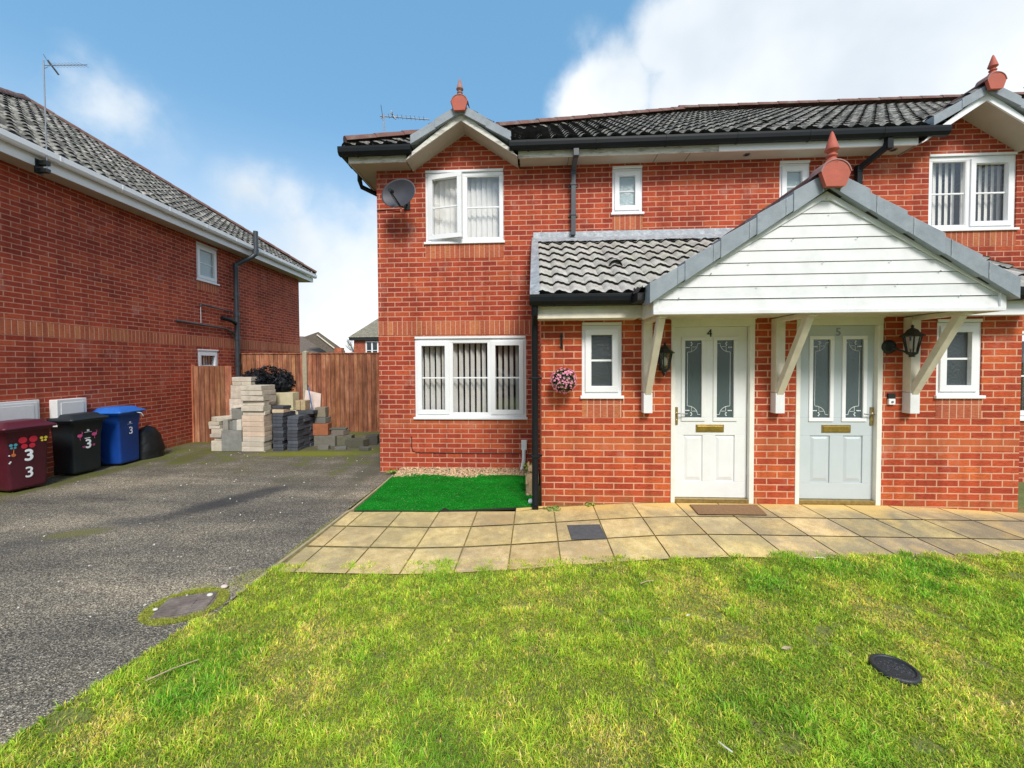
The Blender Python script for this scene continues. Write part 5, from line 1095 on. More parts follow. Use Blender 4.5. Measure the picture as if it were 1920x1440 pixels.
b = MB(); b.ball((0, 0, .03), .030, M_STICK, 8, (1, 1, 1.1)); o = b.build('white_pot'); o.location = (-.05, 4.72, .02); b = tag(o, 'small white pot at the foot of the black porch downpipe', 'pot')

# ================================================================== NEIGHBOURING HOUSE
LYW = R(3.76)
N_ = thing('brick_house', 'long side wall of the neighbouring red brick house at the left with white gutter', 'house', (-6.89, 0, 0), LYW)
def NB(mb, name, bevel=0): return mb.build(name, N_, bevel)
NW1 = (8.65, 9.31, 3.56, 4.42); NW2 = (8.62, 9.27, 1.30, 2.035)
y0, y1, ET = 3.9, 13.05, 4.47
w = MB(); wall_open(w, y0, y1, -.1, ET + .02, [NW1, NW2], 0, .10, M_BRICKL, 'X')
for yy in (y0, y1): w.add([(0, yy, -.1), (-12.5, yy, -.1), (-12.5, yy, ET), (0, yy, ET)], [(0, 1, 2, 3)], M_BRICKL)
w.add([(-12.5, y0, -.1), (-12.5, y1, -.1), (-12.5, y1, ET), (-12.5, y0, ET)], [(0, 1, 2, 3)], M_BRICKL); NB(w, 'wall')
s = MB(); s.box(-.015, .003, y0, y1, 2.105, 2.31, M_SOLD); NB(s, 'soldier_course')
s = MB(); s.box(-.015, .003, NW1[0], NW1[1], 3.36, 3.555, M_SOLD); NB(s, 'soldier_course')
MB.base = Matrix.Rotation(R(90), 4, 'Z')
window(N_, *NW1[:3], NW1[3] - .035, 0, [(NW1[0], NW1[1], cs)], glass=M_GLASSP, recess=.02)
window(N_, *NW2[:3], NW2[3] - .035, 0, [(NW2[0], NW2[1], cs)], blind=15, blindgap=.083, recess=.02)
MB.base = Matrix.Identity(4)
f = MB(); f.box(.30, .32, y0 - .3, y1 + .33, ET - .015, 4.60, M_WHITE); f.box(-3, .32, y1 + .31, y1 + .33, ET - .015, 4.60, M_WHITE); NB(f, 'fascia')
f = MB(); f.box(0, .30, y0 - .3, y1 + .32, ET, ET + .012, M_SOFFIT); f.box(-3, 0, y1, y1 + .32, ET, ET + .012, M_SOFFIT); NB(f, 'soffit')
f = MB(); gutter(f, (.385, y1 + .36, 4.70), (.385, y0 - .3, 4.70), M_WHITE); NB(f, 'gutter', .003)
def neighbour_roof():
    mb = MB(); ee = .38; zz = 4.71; yA, yB = 3.55, 13.42; half = 4.42; sl = .68; V = Vector((-1, 0, sl)); L_ = half * math.hypot(1, sl); nh = yB - half - yA
    tiles(mb, (ee, yA, zz), (0, 1, 0), V, L_, lambda v: v / L_ * nh, lambda v: yB - yA - v / L_ * half, gauge=.30, wave=.20, mat=M_TILEM, jit=.16, seed=31, amp=.026, lip=.034)
    ap = (ee - half, yB - half, zz + half * sl)
    mb.add([(ee, yB, zz), (-13, yB, zz), (-13, ap[1], ap[2]), ap], [(0, 1, 2, 3)], M_TILEM); mb.add([(ee, yA, zz), (-13, yA, zz), (-13, ap[1], ap[2]), ap], [(0, 1, 2, 3)], M_TILEM)
    mb.add([(-13, yA, zz), (-13, yB, zz), (-13, ap[1], ap[2])], [(0, 1, 2)], M_TILEM); mb.add([(ee, yA, zz - .02), (ee, yB, zz - .02), (ap[0], ap[1], ap[2] - .03)], [(0, 1, 2)], M_TILELIP)
    NB(mb, 'roof'); r = MB(); ridge(r, (ee, yB, zz + .06), ap, .10, .45, M_RIDGE); ridge(r, (ee, yA, zz + .06), ap, .10, .45, M_RIDGE); ridge(r, ap, (-13, ap[1], ap[2] + .05), .12, .45, M_RIDGE); NB(r, 'ridge_tiles')
neighbour_roof()
v = MB(); 
for yy, rr in ((0, .09),): v.tube([(-.9, 9.55, 5.40), (-.75, 9.55, 5.44)], .085, M_TILEM, 14)
NB(v, 'roof_vent')
p = MB(); p.tube([(.10, 9.80, .1), (.10, 9.80, 4.13), (.13, 9.82, 4.20), (.40, 9.98, 4.42), (.46, 10.02, 4.50), (.47, 10.03, 4.60), (.47, 10.03, 5.08)], .055, M_SOILPIPE, 14)
for z in (4.15, 3.45, 2.95, 2.35, 1.7): p.tube([(.10, 9.80, z - .05), (.10, 9.80, z + .05)], .066, M_SOILPIPE, 14)
p.tube([(.455, 10.02, 4.48), (.47, 10.03, 4.62)], .066, M_SOILPIPE, 14); p.box(0, .10, 9.77, 9.83, 3.3, 3.33, M_BLACK); NB(p, 'soil_pipe')
p = MB(); p.tube([(.03, 8.02, 2.60), (.045, 9.45, 2.56), (.06, 9.66, 2.50), (.08, 9.75, 2.42)], .022, M_SOILPIPE, 10); NB(p, 'waste_pipe')
p = MB(); p.tube([(.03, 8.70, 2.98), (.035, 8.70, 3.03), (.045, 8.74, 3.035), (.05, 9.72, 2.99)], .018, M_SOILPIPE, 10); NB(p, 'waste_pipe')
p = MB(); p.tube([(.03, 8.70, 2.98), (.03, 8.70, 2.62)], .006, M_WHITE, 6); NB(p, 'cable')
p = MB(); p.tube([(.09, 9.75, 2.72), (.13, 9.60, 2.76), (.14, 9.40, 2.78), (.10, 9.26, 2.79)], .05, M_BLACK, 12); NB(p, 'pipe_elbow')
def neigh(name, label, cat, x, y, z): 
    q = Matrix.Translation((-6.89, 0, 0)) @ Matrix.Rotation(LYW, 4, 'Z') @ Vector((x, y, z)); return thing(name, label, cat, q, LYW)
t = neigh('meter_box', 'wide white meter box low on the neighbouring wall behind the maroon bin', 'meter box', 0, 5.15, .95)
b = MB(); b.box(0, .045, -.42, .37, -.26, .23, M_CLAD); b.build('box_frame', t, .005); b = MB(); b.box(.045, .055, -.385, .335, -.225, .195, M_CLAD); b.box(.055, .060, -.34, .29, -.19, .16, M_CLAD); b.build('box_door', t, .004)
b = MB(); b.box(.056, .066, -.33, -.30, -.02, .04, M_STEEL); b.build('lock', t)
t = neigh('meter_box', 'smaller white meter box standing proud of the wall above the charcoal bin', 'meter box', 0, 5.90, .97)
b = MB(); b.box(0, .12, -.22, .21, -.22, .19, M_CLAD); b.build('box_frame', t, .008); b = MB(); b.box(.12, .128, -.17, .16, -.18, .14, M_CLAD); b.build('box_door', t, .004)
t = neigh('alarm_box', 'cream alarm box under the neighbouring eaves at the left edge of the photo', 'alarm box', 0, 4.93, 4.20)
b = MB(); b.lathe([(.14, 0), (.15, .04), (.12, .07)], (0, 0, 0), M_CREAM, 24, ax=(1, 0, 0)); b.build('alarm_cover', t); b = MB(); b.box(0, .05, -.08, .08, -.20, -.14, M_IRON); b.build('alarm_light', t)
t = neigh('television_aerial', 'tall television aerial on a thin mast clamped to the neighbouring white fascia', 'aerial', .43, 5.37, 4.50)
t['group'] = 'television aerials on the roofs'
b = MB(); b.tube([(0, 0, -.12), (0, 0, 1.43)], .0075, M_STEEL, 8); b.build('mast', t); b = MB(); b.box(-.12, .02, -.03, .03, -.02, .04, M_IRON); b.box(-.12, .02, -.03, .03, -.12, -.07, M_IRON); b.box(-.125, -.105, -.05, .05, -.14, .06, M_IRON); b.build('bracket', t)
e = MB(); e.tube([(-.05, .06, 1.40), (1.3, -.70, .86)], .005, M_STEEL, 6)
for i in range(3, 13): P = Vector((-.05 + 1.35 * i / 13, .06 - .76 * i / 13, 1.40 - .54 * i / 13)); e.tube([P + Vector((-.02, -.045, 0)), P + Vector((.02, .045, 0))], .0018, M_STEEL, 5)
P = Vector((0, .10, 1.41)); e.tube([P + Vector((0, -.05, .06)), P + Vector((0, .09, -.05))], .012, M_STEEL, 6); e.tube([P + Vector((.0, -.1, -.10)), P + Vector((0, -.02, .0)), P + Vector((0, -.1, .10))], .004, M_STEEL, 5); e.build('elements', t)

# ================================================================== FENCES
def fence(name, loc, rz, width, height, label, posts=(), sections=None, zoff=0, seed=1, cap=True, conc=()):
    t = thing(name, label, 'fence', loc, rz); rg = random.Random(seed)
    for (a, b) in (sections or [(0, width)]):
        m = MB(); x = a
        while x < b - .02:
            wd = min(rg.uniform(.105, .125), b - x + .01); k = rg.uniform(.72, 1.25); tn = (k, k * rg.uniform(.93, 1.06), k * rg.uniform(.9, 1.1)); yy = rg.uniform(-.002, .002)
            m.hexa([(x, -.026 + yy, -.03), (x + wd + .015, -.012 + yy, -.03), (x + wd + .015, 0, -.03), (x, 0, -.03), (x, -.026 + yy, height - .02), (x + wd + .015, -.012 + yy, height - .02), (x + wd + .015, 0, height - .02), (x, 0, height - .02)], M_FENCE, tn); m.box(x - .003, x + .004, -.031, -.012, -.03, height - .022, M_FENCE, (.25, .25, .25)); x += wd  # thin dark strip at each joint paints the shadow line of the overlap
        m.build('panel', t); 
        if cap: m = MB(); m.box(a - .0, b + .0, -.04, .03, height - .019, height + .006, M_FENCE); m.build('capping', t, .003)
        m = MB(); m.box(a, b, .001, .04, .35, .42, M_FENCE); m.build('rail', t); m = MB(); m.box(a, b, .001, .04, height - .35, height - .28, M_FENCE); m.build('rail', t)
    for x in posts: m = MB(); m.box(x, x + .06, -.05, .03, -.05, height + .01, M_FENCE, (1.5, 1.3, 1.25)); m.build('post', t, .004)
    for x in conc:
        m = MB(); m.hexa([(x, -.06, -.05), (x + .105, -.06, -.05), (x + .105, .05, -.05), (x, .05, -.05), (x, -.06, height + .03), (x + .105, -.06, height + .03), (x + .105, .05, height + .03), (x, .05, height + .03)], M_POST)
        m.add([(x, -.06, height + .03), (x + .105, -.06, height + .03), (x + .105, .05, height + .03), (x, .05, height + .03), (x + .05, 0, height + .065)], [(0, 1, 4), (1, 2, 4), (2, 3, 4), (3, 0, 4)], M_POST); m.build('concrete_post', t, .004)
    return t
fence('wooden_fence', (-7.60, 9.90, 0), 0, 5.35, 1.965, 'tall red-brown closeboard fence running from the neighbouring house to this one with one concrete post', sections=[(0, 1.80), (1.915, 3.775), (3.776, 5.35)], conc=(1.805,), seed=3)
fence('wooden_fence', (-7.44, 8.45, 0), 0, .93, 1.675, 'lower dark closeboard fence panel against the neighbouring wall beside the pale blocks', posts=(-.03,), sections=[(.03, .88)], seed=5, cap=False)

# ================================================================== STACKED BLOCKS
ORD = ['bottom', 'second', 'third', 'fourth', 'fifth', 'sixth', 'seventh', 'eighth', 'ninth', 'tenth', 'eleventh', 'twelfth', 'thirteenth', 'fourteenth']
rg = random.Random(77)
def block(name, x, y, z, sx, sy, sz, mat, label, cat, group, rz=0, tint=None, tilt=0):
    b = MB(); k = rg.uniform(.86, 1.10); b.tint = tint or (k, k * rg.uniform(.95, 1.0), k * rg.uniform(.88, 1.0)); b.box(-sx / 2, sx / 2, -sy / 2, sy / 2, 0, sz, mat); b.v = [(v[0] + rg.uniform(-.004, .004), v[1] + rg.uniform(-.004, .004), v[2] + (rg.uniform(-.003, 0) if v[2] > 0 else 0)) for v in b.v]
    o = b.build(name, None, .005); o.location = (x, y, z); o.rotation_euler = (0, tilt, rz); return tag(o, label, cat, group)
GP, GD = 'pale concrete blocks stacked by the fence', 'dark grey paving bricks stacked by the fence'
# tall front stack
z = 0; hs = [.088, .098, .100, .092, .100, .098, .125, .080, .100, .100, .106, .096, .095]
for i, h in enumerate(hs):
    up = i > 9; lab = ('bottom' if i == 0 else 'topmost' if i == len(hs) - 1 else ORD[i] + ' from the bottom') 
    pk = 3 <= i <= 6; k = rg.uniform(.92, 1.1)
    block('concrete_block', -5.435 + rg.uniform(-.012, .012), 7.63 + (.06 if up else 0) + rg.uniform(-.012, .012), z, .44, .24 + (.16 if up else 0) - (.08 if i in (7, 9) else 0), h - .003, M_BLOCK, f'{"pinkish" if pk else "pale grey"} concrete block, {lab} in the tall front stack', 'concrete block', GP, rg.uniform(-.03, .03), (k * 1.08, k * .92, k * .84) if pk else (k, k * .98, k * .95)); z += h
# left stack
for i, (x, y, z, sx, sy, sz, tl) in enumerate([(-6.17, 7.62, 0, .215, .22, .20, 'bottom'), (-6.15, 7.66, .203, .18, .22, .06, 'second'), (-6.185, 7.62, .266, .235, .22, .065, 'third'), (-6.175, 7.66, .334, .215, .28, .10, 'fourth'), (-6.215, 7.67, .437, .215, .32, .068, 'fifth'), (-6.21, 7.68, .508, .215, .36, .066, 'sixth'), (-6.13, 7.74, .60, .24, .44, .08, 'topmost')]):
    z = [0, .203, .266, .334, .437, .508, .577][i]
    block('concrete_block', x, y, z, sx, sy, sz, M_BLOCK, f'pale concrete block, {tl if i in (0, 6) else tl + " from the bottom"} in the narrow left-hand stack', 'concrete block', GP, -.5 if i == 6 else rg.uniform(-.06, .06))
GR = (.42, .46, .50)
block('concrete_block', -5.865, 7.62, 0, .40, .22, .405, M_BLOCK, 'large mid-grey block standing on the ground between the pale stacks', 'concrete block', GP, 0, GR)
for i, (x, sx, sz, y, tn, nm) in enumerate([(-6.005, .10, .205, 7.64, (.55, .57, .58), 'leftmost grey'), (-5.905, .09, .16, 7.68, (.40, .43, .46), 'short dark grey'), (-5.808, .085, .19, 7.63, (.50, .54, .60), 'upright blue-grey'), (-5.712, .10, .205, 7.62, (1.15, 1.18, 1.2), 'bright white')]):
    block('concrete_block', x, y, .408, sx, .21, sz, M_BLOCK, f'{nm} small block on top of the large mid-grey block', 'concrete block', GP, rg.uniform(-.04, .04), tn)
block('concrete_block', -5.79, 7.70, .616, .235, .25, .215, M_BLOCK, 'square dark grey block above the four small upright blocks', 'concrete block', GP, .12, (.38, .41, .43))
block('concrete_block', -5.74, 7.68, .840, .20, .24, .055, M_BLOCK, 'white slab tilted on the square dark grey block', 'concrete block', GP, -.1, (1.3, 1.3, 1.3), -.12)
# rear stack
for i in range(4):
    block('concrete_block', -6.05, 8.10, i * .245, .44, .22, .242, M_BLOCK, f'pale block, {ORD[i] + (" from the bottom" if i else "")} in the stack behind the left pale stacks', 'concrete block', GP)
block('concrete_block', -6.03, 8.10, .98, .42, .22, .275, M_BLOCK, 'large plain pale block high in the stack behind the left pale stacks', 'concrete block', GP)
for j, xx in enumerate((-6.10, -5.90)): block('concrete_block', xx, 8.10, 1.258, .195, .22, .075, M_BLOCK, f'{"left" if not j else "right"} of the two short pale blocks near the top of the rear stack', 'concrete block', GP)
block('concrete_block', -6.0, 8.10, 1.336, .41, .22, .09, M_BLOCK, 'topmost pale block of the rear stack behind the left pale stacks', 'concrete block', GP)
# dark stacks
for s_i, (xx, nb, dep, nm, y) in enumerate([(-4.965, 11, 2, 'left', 7.66), (-4.68, 10, 3, 'right', 7.66)]):
    for i in range(nb):
        for d in range(dep):
            k = rg.uniform(.75, 1.25) * (1.15 if s_i else .95); off = rg.uniform(-.014, .014) + (.02 if s_i and i > 7 else 0)
            lab = f'dark grey brick, {"bottom" if i == 0 else "top" if i == nb - 1 else ORD[i] + " from the bottom"} in the {nm} dark stack{["", ", second row back", ", third row back"][d]}'
            block('paving_brick', xx + off, y + d * .225 + rg.uniform(-.01, .01), i * .0675, .205, .215, .064, M_DKBRICK, lab, 'paving brick', GD, rg.uniform(-.07, .07), (k, k, k * 1.04))
block('concrete_block', -4.965, 7.68, .7425, .22, .24, .066, M_BLOCK, 'tan brick near the top of the left dark stack', 'concrete block', GP, .05, (1.1, .92, .7))
block('paving_brick', -4.965, 7.70, .812, .235, .24, .060, M_DKBRICK, 'dark capping brick on the tan brick of the left dark stack', 'paving brick', GD, -.08)
block('paving_brick', -4.62, 8.02, .676, .30, .22, .064, M_DKBRICK, 'loose dark brick lying across the top of the right dark stack', 'paving brick', GD, .1)
for i in range(3): block('concrete_block', -5.08, 8.20, i * .245, .42, .215, .242, M_BLOCK, f'pale block, {ORD[i] + (" from the bottom" if i else "")} under the yellowish block', 'concrete block', GP)
block('concrete_block', -5.16, 8.20, .738, .36, .22, .36, M_YBLOCK, 'yellowish insulation-coloured block beside the leaning pinkish board', 'concrete block', GP, .0)
for j in range(2): block('concrete_block', -4.86 + j * .11, 8.16, .738, .095, .2, .20, M_BLOCK, f'{["left", "right"][j]} of the two small tan blocks standing right of the yellowish block', 'concrete block', GP, 0, (.85, .72, .5))
# black foliage heap on top
b = MB(); rg2 = random.Random(9)
for (cx, cz, rx, rz_) in ((-.27, .16, .24, .20), (.28, .14, .20, .21), (0, .05, .42, .10)): b.ball((cx, 0, cz), 1.0, M_FOIL, 8, (rx, .17, rz_)) if False else b.lathe([(max(.001, math.sin(math.pi * i / 8)), -math.cos(math.pi * i / 8) * rz_) for i in range(9)], (cx, 0, cz), M_FOIL, 14, sx=rx, sy=.17)
for (cx, cz, rx, rz_, n) in ((-.27, .20, .33, .28, 900), (.28, .16, .26, .30, 800), (-.05, .05, .5, .14, 700), (.0, .38, .14, .16, 160)):
    for i in range(n):
        d = rdir(rg2) * rg2.uniform(.45, 1) ** .5; c = Vector((cx + d.x * rx, d.y * .24, max(.0, cz + d.z * rz_))); k = rg2.uniform(.3, 1.5); leafquad(b, c, d + rdir(rg2) * .7, rg2.uniform(.025, .06), M_FOIL, rg2, (k, k, k), .34)
o = b.build('black_foliage'); o.location = (-5.62, 8.30, 1.13); tag(o, 'heap of black artificial foliage on top of the stacked blocks against the fence', 'foliage')
for j, xx in enumerate((-5.75, -5.42)):
    for i in range(5): block('concrete_block', xx, 8.33, i * .222, .31, .22, .219, M_BLOCK, f'pale block, {ORD[i] + (" from the bottom" if i else "")} in the {["left", "right"][j]} column under the black foliage', 'concrete block', GP)
b = MB(); b.tube([(0, 0, 0), (.01, 0, .14), (-.005, 0, .24)], .006, M_BARK, 6, .003); o = b.build('black_twig'); o.location = (-5.36, 8.3, 1.40); tag(o, 'thin black twig sticking up out of the black foliage', 'twig')
b = MB(); b.hexa([(-.16, 0, 0), (.22, 0, 0), (.22, .02, 0), (-.16, .02, 0), (-.18, .16, .50), (.16, .16, .42), (.16, .18, .42), (-.18, .18, .50)], M_BOARD); o = b.build('leaning_board', None, .002); o.location = (-4.80, 8.40, .62); tag(o, 'pinkish white board leaning on the fence behind the dark bricks', 'board')
b = MB(); b.tube([(.12, 0, 0), (-.04, .10, .60)], .013, M_BPOLE, 8); b.tube([(-.035, .097, .57), (-.06, .11, .64)], .015, M_IRON, 8); o = b.build('blue_pole'); o.location = (-4.74, 8.22, .60); tag(o, 'thin blue pole with a dark tip leaning in front of the pinkish board', 'pole')
GH = 'loose rubble between the dark bricks and the house corner'
words = ['grey block', 'brownish block', 'slate-coloured brick', 'dark broken brick', 'mossy brick']
heap = [(-4.30, 8.15, 0, .44, .22, .21, (.30, .31, .30), 0, M_BLOCK, 'mossy grey block at the base of the rubble beside the right dark stack'), (-4.42, 8.20, .215, .30, .22, .24, (.62, .24, .13), .1, M_BLOCK, 'terracotta coloured block standing on the mossy grey block'), (-4.42, 8.22, .46, .24, .2, .12, (.30, .33, .36), -.1, M_BLOCK, 'slate grey brick on the terracotta coloured block'),
        (-4.44, 8.22, .585, .22, .16, .20, (.45, .42, .36), .05, M_BLOCK, 'taupe block with a pale edge topmost in the rubble'), (-3.98, 8.25, 0, .36, .22, .20, (.24, .25, .20), .1, M_BLOCK, 'dark mossy block in the middle of the rubble'), (-4.08, 8.28, .205, .30, .2, .10, (.36, .33, .33), -.2, M_BLOCK, 'purplish grey brick on the dark mossy block'),
        (-4.12, 8.28, .31, .36, .16, .035, (.20, .24, .22), .12, M_BLOCK, 'thin slate slab on the purplish grey brick'), (-3.62, 8.05, 0, .40, .22, .15, (.16, .17, .14), -.12, M_BLOCK, 'low dark block at the right of the rubble'), (-3.40, 8.3, 0, .24, .2, .19, (.12, .12, .13), .2, M_BLOCK, 'nearly black upright brick at the right of the rubble'),
        (-3.80, 7.72, 0, .21, .10, .065, (.25, .27, .29), .4, M_BLOCK, 'loose grey brick lying on the moss in front of the rubble'), (-3.30, 7.70, 0, .21, .10, .065, (.18, .19, .2), -.3, M_BLOCK, 'loose dark brick lying nearest the house corner'), (-4.15, 7.75, 0, .20, .12, .08, (.30, .31, .32), .1, M_BLOCK, 'loose grey brick lying beside the right dark stack')]
for x, y, z, a, b_, c_, tn, rz, m, lab in heap: block('broken_brick', x, y, z, a, b_, c_, m, lab, 'rubble brick', GH, rz, tn)

# ================================================================== BINS
def wheelie(label, loc, rz, body, lidm, wt, dt, nums, logo=None, extras=None, h=.82, lidopen=0):
    t = thing('wheelie_bin', label, 'wheelie bin', loc, rz, 'wheelie bins along the neighbouring wall')
    b = MB(); wb, db = .185, .165; w2, d2 = wt / 2, dt / 2
    def ring(w, y0_, y1_, z, r=.035, n=4):
        pts = []
        for cx, cy, a0 in ((w - r, y0_ + r, -90), (w - r, y1_ - r, 0), (-w + r, y1_ - r, 90), (-w + r, y0_ + r, 180)):
            for k in range(n + 1): a = R(a0 + 90 * k / n); pts.append((cx + r * math.cos(a), cy + r * math.sin(a), z))
        return pts
    yb0 = -db * 2 + .0; prof = [(wb, -db, db, .03), (wb + .008, -db - .004, db, .06), (w2 - .035, -d2 + .045, db + .05, h - .20), (w2 - .030, -d2 + .038, db + .06, h - .19), (w2 - .018, -d2 + .025, db + .085, h - .02), (w2, -d2 + .0, db + .09, h - .018), (w2, -d2, db + .09, h + .01)]
    vs = []; 
    for p_ in prof: vs += ring(*p_)
    m = 20; b.add(vs, [(i * m + k, i * m + (k + 1) % m, (i + 1) * m + (k + 1) % m, (i + 1) * m + k) for i in range(len(prof) - 1) for k in range(m)] + [tuple(range(m))[::-1]], body, True); b.build('bin_body', t)
    b = MB(); e = .025; prof = [(w2 + e, -d2 - .03, db + .10, h + .012), (w2 + e + .006, -d2 - .036, db + .10, h + .03), (w2 + e, -d2 - .03, db + .10, h + .045), (w2 - .03, -d2 + .04, db + .06, h + .075), (w2 - .05, -d2 + .07, db + .04, h + .105), (w2 - .08, -d2 + .10, db + .0, h + .115)]
    vs = []
    for p_ in prof: vs += ring(*p_, r=.04)
    b.add(vs, [(i * m + k, i * m + (k + 1) % m, (i + 1) * m + (k + 1) % m, (i + 1) * m + k) for i in range(len(prof) - 1) for k in range(m)] + [tuple(range((len(prof) - 1) * m, len(prof) * m)), tuple(range(m))[::-1]], lidm, True)
    lid = b.build('lid', t); b = MB(); b.box(-.10, .10, -d2 - .05, -d2 - .02, h + .028, h + .042, lidm); b.build('lid_grip', lid, .004)
    b = MB(); b.tube([(-w2 + .02, db + .12, h - .0), (w2 - .02, db + .12, h - .0)], .014, M_IRON, 10); b.build('handle', t)
    for sg in (-1, 1): b = MB(); b.lathe([(.06, 0), (.085, .01), (.085, .04), (.06, .05)], (sg * (wb - .01) - (.025), db + .02, .085), M_IRON, 20, ax=(1, 0, 0)); b.build('wheel', t)
    slope = math.atan2((d2 - .045) - db, h - .25)
    def on(z): return -db - .006 - max(0, (z - .06)) * ((d2 - .045) - db) / (h - .26)
    for (s_, u, z, sz, nb) in nums:
        b = MB(); text_into(b, s_, sz, M_STICK, T(u, on(z) - .007, z) @ Matrix.Rotation(R(90) + slope, 4, 'X'), .0015, 1.0, nb); b.build('number_sticker', t)
    if logo:
        u, z = logo; b = MB(); y_ = on(z) - .003; b.box(u - .017, u + .017, y_ - .002, y_ + .006, z, z + .030, M_STICK); b.box(u - .05, u + .05, y_ - .001, y_ + .006, z - .014, z - .010, M_STICK); b.build('badge', t)
    if extras: extras(t, on)
    return t
def flutter(t, on, u, z, s, m, name='butterfly_sticker'):
    b = MB(); y_ = on(z) - .012
    for sg in (-1, 1):
        for zz, q in ((.5, 1), (-.4, .75)):
            vs = [(u + sg * s * .08, y_, z)] + [(u + sg * s * (.5 * q + .42 * q * math.cos(a)), y_, z + s * (zz * q + .42 * q * math.sin(a))) for a in [i * math.pi / 5 for i in range(10)]]
            b.add(vs[1:], [tuple(range(10))], m)
    b.build(name, t)
def ex_maroon(t, on):
    flutter(t, on, -.01, .63, .105, M_STRED); flutter(t, on, .15, .66, .045, M_STYEL); flutter(t, on, -.155, .61, .045, M_STTEAL)
    b = MB(); y_ = on(.52) - .004; b.lathe([(.022, 0), (.022, .003)], (-.15, y_, .50), M_STORG, 12, ax=(0, -1, 0)); b.tube([(-.15, y_, .50), (-.145, y_, .58)], .004, M_STORG, 6); b.build('flower_sticker', t)
    b = MB()
    for dz, du in ((0, 0), (-.10, 0), (-.085, .01)): b.lathe([(.009, 0), (.009, .003)], (-.19 + du, y_ + .002, .50 + dz), M_STICK, 10, ax=(0, -1, 0))
    b.build('dot_sticker', t)
def ex_black(t, on):
    for u, z, s in ((-.115, .60, 1.0), (.085, .60, 1.1)):
        b = MB(); y_ = on(z) - .005; b.lathe([(.034 * s, 0), (.034 * s, .002)], (u, y_, z), M_STPINK, 14, ax=(0, -1, 0), sx=1, sy=.75); b.tube([(u + .025 * s, y_, z + .01), (u + .04 * s, y_, z + .05), (u + .02 * s, y_, z + .06)], .004, M_STPINK, 6); b.tube([(u, y_, z - .02), (u + .005, y_, z - .07)], .0025, M_STPINK, 5); b.build('bird_sticker', t)
    for u, z in ((-.07, .42), (.07, .43)): flutter(t, on, u, z, .020, M_STPINK)
    b = MB(); y_ = on(.56) - .003; b.box(-.045, .03, y_ - .001, y_ + .004, .545, .555, M_STICK); b.build('line_sticker', t)
def ex_blue(t, on):
    b = MB(); b.tube([(.05, -.24, .87), (.10, -.28, .85), (.15, -.27, .79)], .008, M_STICK, 6); b.build('torn_tape', t)
wheelie('maroon wheelie bin with butterfly stickers and two white number 3s, nearest the camera', (-6.985, 5.09, 0), R(90) + R(-7), M_MAROON, M_MAROON, .50, .44, [('3', .0, .465, .21, .006), ('3', .0, .235, .20, .002)], None, ex_maroon)
wheelie('charcoal wheelie bin with pink bird stickers and a white number 3, the middle bin', (-7.10, 5.90, 0), R(90) + R(-1), M_BINK, M_BINK, .49, .43, [('3', .0, .455, .19, .005)], (-.0, .655), ex_black)
wheelie('blue wheelie bin with a pale number 3, farthest of the three bins', (-7.06, 6.50, 0), R(90) + R(7), M_BLUE, M_BLUEL, .47, .42, [('3', .01, .56, .17, .001)], (.0, .69), ex_blue, h=.86)
b = MB(); rgb = random.Random(2); vs = []; n, m = 10, 18
for i in range(n + 1):
    for k in range(m):
        t_ = i / n; a = 2 * math.pi * k / m; rr = (.21 * (1 - t_ ** 2.2) ** .5 + .012) * (1 + rgb.uniform(-.10, .10)); vs.append((rr * math.cos(a) * .8, rr * math.sin(a) * 1.2 + .03 * (1 - t_), t_ * .58))
b.add(vs, [(i * m + k, i * m + (k + 1) % m, (i + 1) * m + (k + 1) % m, (i + 1) * m + k) for i in range(n) for k in range(m)], M_BAG, True); o = b.build('bin_bag'); o.location = (-7.05, 6.98, 0); tag(o, 'black bin bag slumped against the wall beyond the blue bin', 'bin bag')

# ================================================================== FAR HOUSES BEHIND THE FENCE
t = thing('far_house', 'far brick house with a grey hipped roof and white window seen above the fence', 'house', (-18, 54, 0))
b = MB(); wall_open(b, -4.7, 9, 0, 4.85, [(-3.2, -1.55, 2.3, 4.65)], -4, .1, M_BRICKF); b.add([(-4.7, -4, 0), (-4.7, 4, 0), (-4.7, 4, 4.85), (-4.7, -4, 4.85)], [(0, 1, 2, 3)], M_BRICKF); b.build('wall', t)
b = MB(); ez_ = 5.1
tiles(b, (-5.2, -4.5, ez_), (1, 0, 0), (0, 4.5, 3.0), math.hypot(4.5, 3.0), lambda v: v / math.hypot(4.5, 3) * 2.35, lambda v: 14, gauge=.34, wave=.33, mat=M_GREYROOF, amp=.012, seed=2); b.add([(-5.2, -4.5, ez_), (-5.2, 4.5, ez_), (-2.85, 0, ez_ + 3)], [(0, 1, 2)], M_GREYROOF); b.add([(-5.2, -4.45, ez_ - .03), (9, -4.45, ez_ - .03), (9, 0, ez_ + 2.95), (-2.85, 0, ez_ + 2.95)], [(0, 1, 2, 3)], M_TILELIP); b.build('roof', t)
b = MB(); b.box(-5.15, 9, -4.4, -4, 4.75, 5.08, M_IRON); b.build('fascia', t)
f = MB(); x0_, x1_, z0_, z1_ = -3.2, -1.55, 2.3, 4.65
for q in ((x0_, x1_, z1_ - .12, z1_), (x0_, x1_, z0_, z0_ + .12), (x0_, x0_ + .16, z0_ + .12, z1_ - .12), (x1_ - .16, x1_, z0_ + .12, z1_ - .12), (-2.46, -2.28, z0_ + .12, z1_ - .12)): f.box(q[0], q[1], -4.02, -3.9, q[2], q[3], M_WHITE)
for a_, b_ in ((-3.04, -2.46), (-2.28, -1.71)): f.box(a_, b_, -3.99, -3.94, 3.45, 3.52, M_WHITE)
fo = f.build('window', t); f = MB(); f.box(-3.04, -1.71, -3.95, -3.93, 2.42, 4.53, M_GLASSO); f.build('pane', fo)
